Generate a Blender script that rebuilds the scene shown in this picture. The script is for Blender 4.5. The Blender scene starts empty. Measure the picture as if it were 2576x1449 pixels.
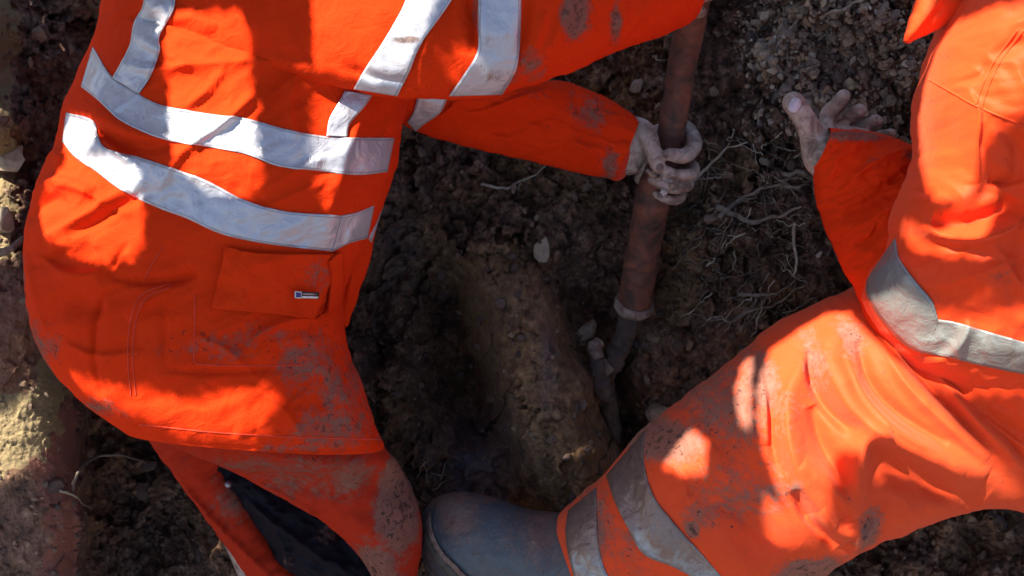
import bpy, bmesh, math, random
import numpy as np
from mathutils import Vector, Matrix
from mathutils.bvhtree import BVHTree
random.seed(7); rng = np.random.default_rng(7)
S = bpy.context.scene; C = S.collection
# ---------------------------------------------------------------- camera, light, exposure
D = 1.9; FPX = 3167.0; CX, CY = 1288.0, 724.5          # metres to the look-at point, focal length and centre in picture units
ROT = Matrix.Rotation(math.radians(40), 3, 'X'); OFF = Vector((0, 0, 0.75))
RN = np.array(ROT); ON = np.array(OFF)
def W(a): return np.asarray(a, float) @ RN.T + ON      # slope frame -> world
def Wv(v): return ROT @ Vector(v) + OFF
cam = bpy.data.objects.new('camera', bpy.data.cameras.new('camera')); C.objects.link(cam)
cam.location = Wv((0, 0, D)); cam.rotation_euler = (math.radians(40), 0, 0)
cam.data.sensor_width = 36; cam.data.lens = 36 * FPX / 2576; cam.data.clip_end = 500; cam.data.clip_start = 0.02
S.camera = cam
SL = Vector((-0.45, 0.55, 0.70)).normalized(); SW = ROT @ SL
sun = bpy.data.objects.new('sun', bpy.data.lights.new('sun', 'SUN')); C.objects.link(sun)
sun.data.energy = 5.0; sun.data.angle = math.radians(0.55); sun.data.color = (1.0, 0.94, 0.80)
sun.rotation_euler = (-SW).to_track_quat('-Z', 'Y').to_euler()
wd = bpy.data.worlds.new('World'); S.world = wd; wd.use_nodes = True
sk = wd.node_tree.nodes.new('ShaderNodeTexSky'); sk.sky_type = 'NISHITA'; sk.sun_disc = False
sk.sun_elevation = math.asin(SW.z); sk.sun_rotation = math.atan2(SW.x, SW.y)
wd.node_tree.links.new(sk.outputs[0], wd.node_tree.nodes['Background'].inputs[0])
wd.node_tree.nodes['Background'].inputs[1].default_value = 0.062
S.view_settings.view_transform = 'Standard'; S.view_settings.look = 'None'; S.view_settings.gamma = 1
S.view_settings.exposure = 2.05
# ---------------------------------------------------------------- helpers
def L(px, py, z):
    k = (D - z) / FPX
    return np.array([(px - CX) * k, (CY - py) * k, z])
def LA(P, z):
    P = np.asarray(P, float); k = (D - z) / FPX
    return np.stack([(P[..., 0] - CX) * k, (CY - P[..., 1]) * k, z + 0 * k], -1)
def topx(V):
    k = FPX / (D - V[..., 2]); return np.stack([CX + V[..., 0] * k, CY - V[..., 1] * k], -1)
def hsh(ix, iy, s=0):
    h = (ix.astype(np.int64) * 374761393 + iy.astype(np.int64) * 668265263 + s * 974711) & 0x7fffffff
    h = ((h ^ (h >> 13)) * 1274126177) & 0x7fffffff
    return ((h ^ (h >> 16)) & 0xffff) / 65535.0
def vn(x, y, s=0):
    ix, iy = np.floor(x), np.floor(y); fx, fy = x - ix, y - iy
    fx = fx * fx * fx * (fx * (fx * 6 - 15) + 10); fy = fy * fy * fy * (fy * (fy * 6 - 15) + 10)
    a, b, c, d = hsh(ix, iy, s), hsh(ix + 1, iy, s), hsh(ix, iy + 1, s), hsh(ix + 1, iy + 1, s)
    return (a * (1 - fx) + b * fx) * (1 - fy) + (c * (1 - fx) + d * fx) * fy - 0.5
def fbm(x, y, o=4, s=0, g=0.5):
    r = 0; a = 1
    for i in range(o): r = r + a * vn(x * 2 ** i + 17.3 * i, y * 2 ** i - 9.1 * i, s + i); a *= g
    return r
def worley(x, y, s=0):
    ix, iy = np.floor(x), np.floor(y); f1 = np.full(x.shape, 9.0); f2 = f1.copy(); idv = np.zeros(x.shape)
    for dx in (-1, 0, 1):
        for dy in (-1, 0, 1):
            cx, cy = ix + dx, iy + dy
            d = np.hypot(cx + hsh(cx, cy, s) - x, cy + hsh(cx, cy, s + 5) - y)
            m = d < f1; f2 = np.where(m, f1, np.minimum(f2, d)); f1 = np.where(m, d, f1); idv = np.where(m, hsh(cx, cy, s + 9), idv)
    return f1, f2, idv
def facet(x, y, s=0):
    """broken, flat-faced crumbs: every cell is a tilted plane of its own height"""
    ix, iy = np.floor(x), np.floor(y); f1 = np.full(x.shape, 9.0); out = np.zeros(x.shape)
    for dx in (-1, 0, 1):
        for dy in (-1, 0, 1):
            cx, cy = ix + dx, iy + dy; ex = x - cx - hsh(cx, cy, s); ey = y - cy - hsh(cx, cy, s + 5); d = ex * ex + ey * ey; m = d < f1; f1 = np.where(m, d, f1)
            out = np.where(m, (hsh(cx, cy, s + 9) - .5) + (hsh(cx, cy, s + 11) - .5) * 1.8 * ex + (hsh(cx, cy, s + 13) - .5) * 1.8 * ey, out)
    return out
def spline(P, n):
    P = np.asarray(P, float)
    if P.ndim == 1: P = P[:, None]
    m = len(P)
    if m == 2: t = np.linspace(0, 1, n)[:, None]; return P[0] * (1 - t) + P[1] * t
    T = np.linspace(0, m - 1, n); i = np.minimum(T.astype(int), m - 2); f = (T - i)[:, None]
    E = np.vstack([2 * P[0] - P[1], P, 2 * P[-1] - P[-2]])
    a, b, c, d = E[i], E[i + 1], E[i + 2], E[i + 3]
    return 0.5 * (2 * b + (c - a) * f + (2 * a - 5 * b + 4 * c - d) * f ** 2 + (3 * b - a - 3 * c + d) * f ** 3)
def link(name, me, m=None, parent=None, origin=None):
    o = bpy.data.objects.new(name, me); C.objects.link(o)
    if m: me.materials.append(m)
    if parent: o.parent = parent
    return o
def wloc(o):
    v = Vector((0, 0, 0))
    while o is not None: v += o.location; o = o.parent
    return v
def mesh(name, V, F, m, parent=None, origin=None, smooth=True, uv=None, attrs=None, world=False):
    """V in the slope frame; the object's origin is `origin` (world) or its parent's"""
    Wd = V if world else W(V)
    base = np.array(wloc(parent)) if parent else (np.array(origin) if origin is not None else Wd.mean(0))
    me = bpy.data.meshes.new(name); me.from_pydata((Wd - base).tolist(), [], F if isinstance(F, list) else F.tolist()); me.update()
    if smooth: me.polygons.foreach_set('use_smooth', [True] * len(me.polygons))
    for k, a in (attrs or {}).items():
        at = me.attributes.new(k, 'FLOAT', 'POINT'); at.data.foreach_set('value', np.asarray(a, float).ravel())
    if uv is not None:
        ul = me.uv_layers.new(name='uv'); li = np.empty(len(me.loops), int); me.loops.foreach_get('vertex_index', li)
        ul.data.foreach_set('uv', np.asarray(uv)[li].ravel())
    o = link(name, me, m, parent)
    if not parent: o.location = base
    return o
def tag(o, label=None, cat=None, group=None, kind=None):
    for k, v in (('label', label), ('category', cat), ('group', group), ('kind', kind)):
        if v: o[k] = v
    return o
def empty(name, loc):
    o = bpy.data.objects.new(name, None); C.objects.link(o); o.location = loc; o.empty_display_size = .05; return o
def gridF(n, m, close=False, off=0):
    i, j = np.meshgrid(np.arange(n - 1), np.arange(m if close else m - 1), indexing='ij'); j2 = (j + 1) % m
    return (np.stack([i * m + j, (i + 1) * m + j, (i + 1) * m + j2, i * m + j2], -1).reshape(-1, 4) + off)
def segdist(P, poly):
    """distance, signed side and 0..1 position of points P against a polyline"""
    best = np.full(len(P), 1e9); sg = np.zeros(len(P)); tt = np.zeros(len(P)); n = len(poly) - 1
    for i in range(n):
        a, b = poly[i], poly[i + 1]; ab = b - a; l2 = (ab ** 2).sum() + 1e-9
        t = np.clip(((P - a) @ ab) / l2, 0, 1); q = P - a - t[:, None] * ab; d = np.hypot(q[:, 0], q[:, 1])
        s = np.sign(ab[0] * (P[:, 1] - a[1]) - ab[1] * (P[:, 0] - a[0])); m = d < best
        best = np.where(m, d, best); sg = np.where(m, s, sg); tt = np.where(m, (i + t) / n, tt)
    return best, sg, tt
def folds(P, FL):
    """each fold: (points, width, height in mm, kind) kind 'r' round ridge/valley, 'k' crease steep on its left, 'j' steep on its right"""
    out = np.zeros(len(P))
    for pts, w, a, k in FL:
        pl = spline(pts, max(12, 5 * len(pts))); lo = pl.min(0) - 4 * w; hi = pl.max(0) + 4 * w
        m = np.all((P > lo) & (P < hi), 1)
        if not m.any(): continue
        d, s, t = segdist(P[m], pl); e = np.clip(np.sin(np.pi * np.clip(t, 0.0, 1)), 0, 1) ** .6 * .95 + .05
        e = np.where((t <= 0) | (t >= 1), .05, e)
        if k == 'r': p = np.exp(-(d / w) ** 2)
        else:
            s = s if k == 'k' else -s
            p = np.where(s > 0, np.exp(-(d / w) ** 1.3), np.exp(-(d / max(w * .36, 8.5)) ** 1.7))
        out[m] += FK * a * .001 * p * e
    return out
FK = 1.7
def loft(name, pairs, m, parent, n=260, mf=240, mb=40, FL=(), noise=(0, 60, 60, 0, 0), mud=None, sq=2.0, cap=True, seed=0, fine=True):
    """cloth tube through pairs (Ax,Ay,Bx,By,z,depth): its two outline edges, its middle height and its half thickness"""
    Q = spline(np.array(pairs, float), n); th = np.linspace(0, np.pi, mf); tb = np.linspace(np.pi, 2 * np.pi, mb + 2)[1:-1]
    th = np.concatenate([th, tb]); c = np.cos(th); s = np.sin(th); e = 2.0 / sq
    cc = np.sign(c) * np.abs(c) ** e; ss = np.sign(s) * np.abs(s) ** e
    px = (Q[:, 0:1] + Q[:, 2:3]) / 2 - cc * (Q[:, 2:3] - Q[:, 0:1]) / 2
    py = (Q[:, 1:2] + Q[:, 3:4]) / 2 - cc * (Q[:, 3:4] - Q[:, 1:2]) / 2
    zm = Q[:, 4:5] + (Q[:, 6:7] * cc * -1 if Q.shape[1] > 6 else 0)
    A = LA(np.stack([px, py], -1), zm + 0 * px); A[..., 2] += ss * Q[:, 5:6]
    # keep the outline: x,y taken at the middle height
    m_ = A.shape[1]; P = np.stack([px, py], -1).reshape(-1, 2)
    h = folds(P, FL)
    amp, lx, ly, ang, sh = noise
    if amp:
        ca, sa = math.cos(math.radians(ang)), math.sin(math.radians(ang))
        u = (P[:, 0] * ca + P[:, 1] * sa) / lx; v = (-P[:, 0] * sa + P[:, 1] * ca) / ly
        wx = vn(P[:, 0] / 190, P[:, 1] / 190, seed + 3) * 1.4
        f = fbm(u + wx, v + wx, 3, seed + 11); f = 0.55 * f + 0.45 * (0.25 - np.abs(fbm(u * 1.6 - wx, v * 1.6 + 4, 2, seed + 29)) * 1.6)
        h = h + amp * .001 * f * 3
    front = np.clip(np.tile(ss, n) * 1.25, 0, 1) ** .5
    V = A.reshape(-1, 3); h = h.ravel()
    V[:, 2] += h * front
    nr = (np.tile(c, n) * -1)                      # a little sideways push so that the outline is not ruler-clean
    wob = fbm(P[:, 0] / 45, P[:, 1] / 45, 3, seed + 50) * .004 * np.abs(nr) ** 4
    AB = (Q[:, 2:4] - Q[:, 0:2]); AB = AB / (np.linalg.norm(AB, axis=1)[:, None] + 1e-9); AB = np.repeat(AB, m_, 0)
    V[:, 0] += wob * AB[:, 0] * np.sign(nr); V[:, 1] -= wob * AB[:, 1] * np.sign(nr)
    F = gridF(n, m_, True).tolist()
    if cap: F.append(list(range(m_))); F.append(list(range((n - 1) * m_, n * m_))[::-1])
    md = np.zeros(len(V)) if mud is None else blobs(P, mud)
    uv = P / 600.0
    o = mesh(name, V, F, m, parent, uv=uv, attrs={'mud': md})
    return o, V, F
def blobs(P, B):
    r = np.zeros(len(P))
    for x, y, rx, ry, a in B: r = np.maximum(r, a * np.exp(-(((P[:, 0] - x) / rx) ** 2 + ((P[:, 1] - y) / ry) ** 2)))
    return r
def bvh(*VF):
    Vs = []; Fs = []; o = 0
    for V, F in VF:
        Vs += V.tolist(); Fs += [[i + o for i in f] for f in F if len(f) < 6]; o += len(V)
    return BVHTree.FromPolygons(Vs, Fs)
CAM = Vector((0, 0, D))
def hit(b, px, py):
    d = Vector(L(px, py, 0)) - CAM; d.normalize(); h = b.ray_cast(CAM, d)
    return h[0]
def drape(name, e1, e2, b, m, parent, n=160, k=14, off=.0025, thick=.0016, mud=None, crinkle=0, zmax=None):
    """a strip of tape or cloth laid over the surface b between two outline curves"""
    E1 = spline(e1, n); E2 = spline(e2, n); t = np.linspace(0, 1, k)
    G = E1[:, None] * (1 - t[None, :, None]) + E2[:, None] * t[None, :, None]
    Z = np.full((n, k), np.nan)
    for i in range(n):
        for j in range(k):
            h = hit(b, G[i, j, 0], G[i, j, 1])
            if h is not None: Z[i, j] = h.z
    # rays that slip past the edge take the depth of their nearest neighbour
    for _ in range(n + k):
        bad = np.isnan(Z)
        if not bad.any() or bad.all(): break
        for ax, sh in ((1, 1), (1, -1), (0, 1), (0, -1)):
            R = np.roll(Z, sh, ax)
            if ax == 1: R[:, 0 if sh == 1 else -1] = np.nan
            else: R[0 if sh == 1 else -1] = np.nan
            u = np.isnan(Z) & ~np.isnan(R); Z[u] = R[u] - (.004 if ax == 1 or True else 0)
    Z = np.nan_to_num(Z)
    # no sudden cliffs across the strip
    for _ in range(3): Z[1:-1] = np.maximum(Z[1:-1], (Z[:-2] + Z[2:]) / 2 - .001)
    P = G.reshape(-1, 2); z = Z.ravel() + off
    if crinkle: z = z + crinkle * .001 * fbm(P[:, 0] / 40, P[:, 1] / 40, 3, 77)
    V = LA(P, z); uv = np.stack([np.repeat(np.linspace(0, 1, n) * n / k / 2, k), np.tile(t, n)], 1)
    md = np.zeros(len(V)) if mud is None else blobs(P, mud)
    o = mesh(name, V, gridF(n, k), m, parent, uv=uv, attrs={'mud': md})
    s = o.modifiers.new('thickness', 'SOLIDIFY'); s.thickness = thick; s.offset = 1 if True else -1
    return o
def tube_arrays(P, R, seg=10, caps=True):
    P = np.asarray(P, float); n = len(P); T = np.gradient(P, axis=0); T /= np.linalg.norm(T, axis=1)[:, None] + 1e-12
    up = np.array([0.13, .31, .94]); V = []
    N = None
    for i in range(n):
        if N is None: N = np.cross(T[i], up)
        N = N - T[i] * (N @ T[i]); N /= np.linalg.norm(N) + 1e-12; B = np.cross(T[i], N)
        a = np.linspace(0, 2 * np.pi, seg, endpoint=False); V.append(P[i] + R[i] * (np.cos(a)[:, None] * N + np.sin(a)[:, None] * B))
    V = np.concatenate(V); F = gridF(n, seg, True).tolist()
    if caps: F += [list(range(seg)), list(range((n - 1) * seg, n * seg))[::-1]]
    return V, F
def rtube(pts, rad, n=24, seg=14):
    """tapered limb with rounded ends; pts in the slope frame"""
    P = spline(pts, n); R = spline(rad, n)[:, 0]
    d0 = P[0] - P[1]; d0 /= np.linalg.norm(d0); d1 = P[-1] - P[-2]; d1 /= np.linalg.norm(d1)
    a = np.array([.97, .8, .5, .2]) ; pre = [P[0] + d0 * R[0] * x for x in a]; pr = [R[0] * math.sqrt(max(1 - x * x, .0)) for x in a]
    post = [P[-1] + d1 * R[-1] * x for x in a[::-1]]; por = [R[-1] * math.sqrt(1 - x * x) for x in a[::-1]]
    return tube_arrays(np.vstack([pre, P, post]), np.concatenate([pr, R, por]), seg)
class Acc:
    def __init__(s): s.V = []; s.F = []; s.n = 0; s.A = []
    def add(s, V, F, a=0.0): s.V.append(V); s.F += [[i + s.n for i in f] for f in F]; s.n += len(V); s.A.append(np.full(len(V), float(a)))
# ---------------------------------------------------------------- materials
def newmat(name):
    m = bpy.data.materials.new(name); m.use_nodes = True; nt = m.node_tree; return m, nt, nt.nodes['Principled BSDF']
def nd(nt, t, **k):
    n = nt.nodes.new(t)
    for a, v in k.items(): setattr(n, a, v)
    return n
def noise(nt, scale, detail=4, rough=.55, dist=0, vec=None):
    n = nd(nt, 'ShaderNodeTexNoise'); n.inputs['Scale'].default_value = scale; n.inputs['Detail'].default_value = detail
    n.inputs['Roughness'].default_value = rough; n.inputs['Distortion'].default_value = dist
    if vec: nt.links.new(vec, n.inputs['Vector'])
    return n
def ramp(nt, src, stops):
    r = nd(nt, 'ShaderNodeValToRGB'); e = r.color_ramp.elements
    while len(e) < len(stops): e.new(.5)
    for x, (p, c) in zip(e, stops): x.position = p; x.color = (*c, 1) if len(c) == 3 else c
    nt.links.new(src, r.inputs[0]); return r
def math_(nt, op, a, b=None, clamp=False):
    n = nd(nt, 'ShaderNodeMath', operation=op); n.use_clamp = clamp
    for i, x in enumerate((a, b)):
        if x is None: continue
        if isinstance(x, (int, float)): n.inputs[i].default_value = x
        else: nt.links.new(x, n.inputs[i])
    return n.outputs[0]
def mixc(nt, f, a, b):
    n = nd(nt, 'ShaderNodeMix', data_type='RGBA')
    for i, x in ((0, f), (6, a), (7, b)):
        if isinstance(x, (int, float)): n.inputs[i].default_value = x
        elif isinstance(x, tuple): n.inputs[i].default_value = (*x, 1)
        else: nt.links.new(x, n.inputs[i])
    return n.outputs[2]
def bump(nt, bs, src, dist, strength=1.0, prev=None):
    b = nd(nt, 'ShaderNodeBump'); b.inputs['Distance'].default_value = dist; b.inputs['Strength'].default_value = strength
    nt.links.new(src, b.inputs['Height'])
    if prev: nt.links.new(prev, b.inputs['Normal'])
    nt.links.new(b.outputs[0], bs.inputs['Normal']); return b.outputs[0]
def geo(nt): return nd(nt, 'ShaderNodeTexCoord').outputs['Object']
MUDC = (0.20, 0.115, 0.085); MUDD = (0.035, 0.02, 0.016)
def muddy(nt, bs, col, k=1.0, base=.0, spots=.5):
    """dried mud: a film where the mud attribute is high, broken up by noise, with darker flecks"""
    co = geo(nt); at = nd(nt, 'ShaderNodeAttribute', attribute_name='mud').outputs['Fac']
    n1 = noise(nt, 26, 6, .68, .6, co); n2 = noise(nt, 95, 7, .75, .3, co); n3 = noise(nt, 105, 3, .6, .8, co)
    a = math_(nt, 'MULTIPLY', at, k * 1.3); film = math_(nt, 'ADD', math_(nt, 'ADD', a, math_(nt, 'MULTIPLY', n1.outputs[0], 1.0)), base)
    film = math_(nt, 'ADD', film, math_(nt, 'MULTIPLY', math_(nt, 'SUBTRACT', n2.outputs[0], .5), 1.1))
    f = nd(nt, 'ShaderNodeMapRange'); nt.links.new(film, f.inputs[0]); f.inputs[1].default_value = .90; f.inputs[2].default_value = 1.24
    f.inputs[4].default_value = .86
    mc = mixc(nt, n2.outputs[0], (0.075, 0.034, 0.024), (0.24, 0.14, 0.105))
    c = mixc(nt, f.outputs[0], col, mc)
    sp = math_(nt, 'ADD', n3.outputs[0], math_(nt, 'MULTIPLY', a, .16)); g = nd(nt, 'ShaderNodeMapRange'); nt.links.new(sp, g.inputs[0])
    g.inputs[1].default_value = .70; g.inputs[2].default_value = .735; g.inputs[4].default_value = spots
    c = mixc(nt, g.outputs[0], c, MUDD)
    nt.links.new(c, bs.inputs['Base Color']); return f.outputs[0], n2.outputs[0]
def cloth_mat(name, c1, c2, rough, weave=.00025, crk=.7, base=0.0, spots=.5, sheen=.15, spec=.4):
    m, nt, bs = newmat(name); co = geo(nt)
    n = noise(nt, 9, 5, .6, .2, co); c = mixc(nt, n.outputs[0], c1, c2)
    f, n2 = muddy(nt, bs, c, base=base, spots=spots)
    w = nd(nt, 'ShaderNodeTexWave'); w.inputs['Scale'].default_value = 520; w.inputs['Distortion'].default_value = 1.5; nt.links.new(co, w.inputs['Vector'])
    w2 = nd(nt, 'ShaderNodeTexWave', bands_direction='Y'); w2.inputs['Scale'].default_value = 520; w2.inputs['Distortion'].default_value = 1.5; nt.links.new(co, w2.inputs['Vector'])
    p = bump(nt, bs, math_(nt, 'MULTIPLY', w.outputs[1], w2.outputs[1]), weave)
    p = bump(nt, bs, noise(nt, 38, 5, .6, .8, co).outputs[0], .005, crk, p)
    rg = noise(nt, 11, 3, .5, .5, co); rg.noise_type = 'RIDGED_MULTIFRACTAL'; rg.inputs['Gain'].default_value = 1.6
    p = bump(nt, bs, rg.outputs[0], .0035 * crk / .7, .55, p)
    bump(nt, bs, f, .0012, .8, p)
    r = nd(nt, 'ShaderNodeMapRange'); nt.links.new(f, r.inputs[0]); r.inputs[3].default_value = rough; r.inputs[4].default_value = .92
    nt.links.new(r.outputs[0], bs.inputs['Roughness'])
    bs.inputs['Sheen Weight'].default_value = sheen; bs.inputs['Sheen Roughness'].default_value = .5; bs.inputs['Sheen Tint'].default_value = (1, .55, .35, 1)
    bs.inputs['Specular IOR Level'].default_value = spec
    return m
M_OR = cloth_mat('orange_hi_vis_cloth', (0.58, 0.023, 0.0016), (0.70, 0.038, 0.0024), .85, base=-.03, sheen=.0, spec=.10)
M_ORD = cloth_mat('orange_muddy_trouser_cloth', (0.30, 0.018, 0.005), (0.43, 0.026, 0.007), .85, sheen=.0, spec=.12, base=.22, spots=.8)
M_PVC = cloth_mat('orange_coated_waterproof', (0.66, 0.036, 0.003), (0.76, 0.052, 0.005), 0.62, weave=.00008, crk=.32, base=.0, spots=.5, spec=.22)
M_PVCD = cloth_mat('orange_coated_waterproof_muddy', (0.58, 0.044, 0.007), (0.70, 0.060, 0.010), 0.66, weave=.00008, crk=.32, base=.17, spots=.8, spec=.22)
M_BLK = cloth_mat('black_under_trouser', (0.004, 0.004, 0.007), (0.010, 0.009, 0.015), .7, base=-.05, spots=.0, sheen=0, spec=.12)
def tape_mat(name, c, base):
    m, nt, bs = newmat(name); co = geo(nt)
    uvn = nd(nt, 'ShaderNodeTexCoord').outputs['UV']; sx = nd(nt, 'ShaderNodeSeparateXYZ'); nt.links.new(uvn, sx.inputs[0])
    v = math_(nt, 'ABSOLUTE', math_(nt, 'SUBTRACT', sx.outputs[1], .5))
    st = math_(nt, 'LESS_THAN', math_(nt, 'ABSOLUTE', math_(nt, 'SUBTRACT', v, .44)), .012)
    n = noise(nt, 14, 5, .6, .3, co); cc = mixc(nt, n.outputs[0], tuple(x * .86 for x in c), tuple(min(1, x * 1.1) for x in c))
    cc = mixc(nt, math_(nt, 'MULTIPLY', st, .55), cc, (0.12, .12, .13))
    f, _ = muddy(nt, bs, cc, base=base, spots=.35)
    p = bump(nt, bs, math_(nt, 'SUBTRACT', 1, st), .0008, .8)
    p = bump(nt, bs, noise(nt, 32, 4, .55, .7, co).outputs[0], .006, .8, p)
    bs.inputs['Roughness'].default_value = .38; bs.inputs['Metallic'].default_value = .3; bs.inputs['Specular IOR Level'].default_value = .6
    return m
M_TP = tape_mat('silver_reflective_tape', (0.42, 0.41, 0.45), -.02)
M_TPG = tape_mat('grubby_reflective_tape', (0.22, 0.22, 0.21), .02)
M_TPD = tape_mat('dirty_reflective_tape', (0.27, 0.28, 0.27), .52)
def skin_mat():
    m, nt, bs = newmat('muddy_skin'); co = geo(nt)
    n = noise(nt, 45, 6, .65, .5, co); n2 = noise(nt, 150, 4, .6, .2, co); n3 = noise(nt, 18, 3, .5, 0, co)
    c = ramp(nt, n.outputs[0], [(.30, (.05, .03, .024)), (.41, (.15, .105, .08)), (.54, (.35, .275, .225)), (.76, (.50, .43, .37))]).outputs[0]
    c = mixc(nt, math_(nt, 'MULTIPLY', n3.outputs[0], .5), c, (.30, .17, .12))
    nt.links.new(c, bs.inputs['Base Color']); bs.inputs['Roughness'].default_value = .6
    v = nd(nt, 'ShaderNodeTexVoronoi', feature='DISTANCE_TO_EDGE'); v.inputs['Scale'].default_value = 160; nt.links.new(co, v.inputs['Vector'])
    p = bump(nt, bs, n.outputs[0], .004); p = bump(nt, bs, n2.outputs[0], .0012, 1, p); bump(nt, bs, v.outputs[0], .0006, .5, p)
    return m
M_SK = skin_mat()
def soil_mat():
    m, nt, bs = newmat('wet_soil'); co = geo(nt)
    n1 = noise(nt, 5, 5, .6, .5, co); n2 = noise(nt, 42, 8, .72, .0, co); n3 = noise(nt, 190, 5, .7, 0, co)
    c = ramp(nt, n2.outputs[0], [(.33, (.020, .008, .004)), (.46, (.125, .056, .033)), (.57, (.26, .135, .086)), (.72, (.50, .32, .22))]).outputs[0]
    cl = ramp(nt, n2.outputs[0], [(.32, (.08, .034, .013)), (.5, (.28, .145, .06)), (.75, (.50, .31, .15))]).outputs[0]
    f = nd(nt, 'ShaderNodeMapRange'); nt.links.new(n1.outputs[0], f.inputs[0]); f.inputs[1].default_value = .48; f.inputs[2].default_value = .62
    fa = math_(nt, 'ADD', math_(nt, 'MULTIPLY', f.outputs[0], .55), nd(nt, 'ShaderNodeAttribute', attribute_name='clay').outputs['Fac'], True)
    c = mixc(nt, fa, c, cl)
    c = mixc(nt, nd(nt, 'ShaderNodeAttribute', attribute_name='red').outputs['Fac'], c, (.30, .10, .065))
    c = mixc(nt, nd(nt, 'ShaderNodeAttribute', attribute_name='sand').outputs['Fac'], c, (.34, .25, .12))
    c = mixc(nt, nd(nt, 'ShaderNodeAttribute', attribute_name='blue').outputs['Fac'], c, (.22, .185, .21))
    c = mixc(nt, math_(nt, 'MULTIPLY', n3.outputs[0], .25), c, (.03, .016, .01))
    nt.links.new(c, bs.inputs['Base Color'])
    r = nd(nt, 'ShaderNodeMapRange'); nt.links.new(n2.outputs[0], r.inputs[0]); r.inputs[3].default_value = .5; r.inputs[4].default_value = .95
    nt.links.new(r.outputs[0], bs.inputs['Roughness'])
    vo = nd(nt, 'ShaderNodeTexVoronoi'); vo.inputs['Scale'].default_value = 95; nt.links.new(co, vo.inputs['Vector']); vo2 = nd(nt, 'ShaderNodeTexVoronoi'); vo2.inputs['Scale'].default_value = 230; nt.links.new(co, vo2.inputs['Vector'])

    p = bump(nt, bs, n2.outputs[0], .008, 1); p = bump(nt, bs, vo.outputs['Color'], .004, 1, p); p = bump(nt, bs, vo2.outputs['Color'], .002, 1, p); p = bump(nt, bs, noise(nt, 100, 6, .7, .5, co).outputs[0], .006, 1, p); bump(nt, bs, n3.outputs[0], .003, 1, p)
    return m
M_SOIL = soil_mat()
def stone_mat(name, stops, rough=.7):
    m, nt, bs = newmat(name); co = geo(nt)
    at = nd(nt, 'ShaderNodeAttribute', attribute_name='tone').outputs['Fac']
    c = ramp(nt, at, stops).outputs[0]; n = noise(nt, 90, 6, .7, .2, co); c = mixc(nt, math_(nt, 'MULTIPLY', n.outputs[0], .8), c, (.035, .025, .02))
    nt.links.new(c, bs.inputs['Base Color']); bs.inputs['Roughness'].default_value = rough
    bump(nt, bs, n.outputs[0], .003); return m
M_GRAV = stone_mat('gravel_stone', [(0, (.18, .125, .095)), (.25, (.32, .235, .185)), (.45, (.42, .31, .20)), (.6, (.19, .15, .13)), (.75, (.50, .39, .26)), (.88, (.36, .19, .09)), (1, (.62, .57, .48))])
M_CLOD = stone_mat('soil_clod', [(0, (.05, .026, .018)), (.4, (.13, .07, .048)), (.7, (.21, .125, .085)), (.9, (.30, .18, .095)), (1, (.46, .34, .26))], .8)
def simple(name, c1, c2, scale, rough, bd=.002, metal=0):
    m, nt, bs = newmat(name); co = geo(nt); n = noise(nt, scale, 6, .65, .5, co)
    c = ramp(nt, n.outputs[0], [(.34, c1), (.62, c2)]).outputs[0]; nt.links.new(c, bs.inputs['Base Color']); bs.inputs['Roughness'].default_value = rough
    bs.inputs['Metallic'].default_value = metal; bump(nt, bs, n.outputs[0], bd); return m
M_RUST = simple('rusty_pipe', (.028, .014, .010), (.17, .050, .026), 22, .7, .004)
M_RUSTD = simple('mud_caked_iron', (.03, .02, .017), (.085, .055, .045), 40, .8, .006)
M_RIM = simple('muddy_collar', (.07, .03, .022), (.22, .16, .125), 60, .7)
M_ROOT = simple('root_bark', (.07, .048, .034), (.19, .145, .11), 60, .8, .001)
M_ROOTP = simple('pale_root', (.16, .125, .09), (.38, .32, .24), 50, .7, .001)
M_BOOT = None
def boot_mat():
    m, nt, bs = newmat('navy_rubber'); co = geo(nt); n = noise(nt, 9, 5, .6, .3, co); n2 = noise(nt, 55, 6, .7, .6, co)
    c = mixc(nt, n.outputs[0], (.036, .045, .056), (.064, .077, .088)); f, _ = muddy(nt, bs, c, base=.34, spots=.35)
    bs.inputs['Roughness'].default_value = .38; p = bump(nt, bs, n2.outputs[0], .004, .8); bump(nt, bs, f, .001, 1, p); return m
M_BOOT = boot_mat(); M_SOLE = simple('dark_sole_rubber', (.02, .02, .018), (.07, .065, .055), 60, .7)
M_PLY = simple('added_board_plywood', (.10, .075, .05), (.20, .15, .10), 12, .85)  # only for the added light-blocking board and its supports
M_SEAM = cloth_mat('orange_stitching', (0.55, 0.022, 0.003), (0.65, 0.03, 0.004), .8, base=-.1, spots=.2)
M_WHITE = simple('white_plastic', (.45, .45, .45), (.7, .7, .7), 40, .4); M_NAVY = simple('navy_print', (.01, .02, .14), (.02, .03, .22), 60, .5)
M_NAIL = simple('muddy_nail', (.28, .25, .26), (.48, .45, .48), 60, .45, .0008); M_BLKL = simple('black_print', (.015, .012, .015), (.03, .02, .02), 60, .6); M_METAL = simple('stud_metal', (.10, .10, .12), (.35, .35, .38), 50, .35, .001, .6)

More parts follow.
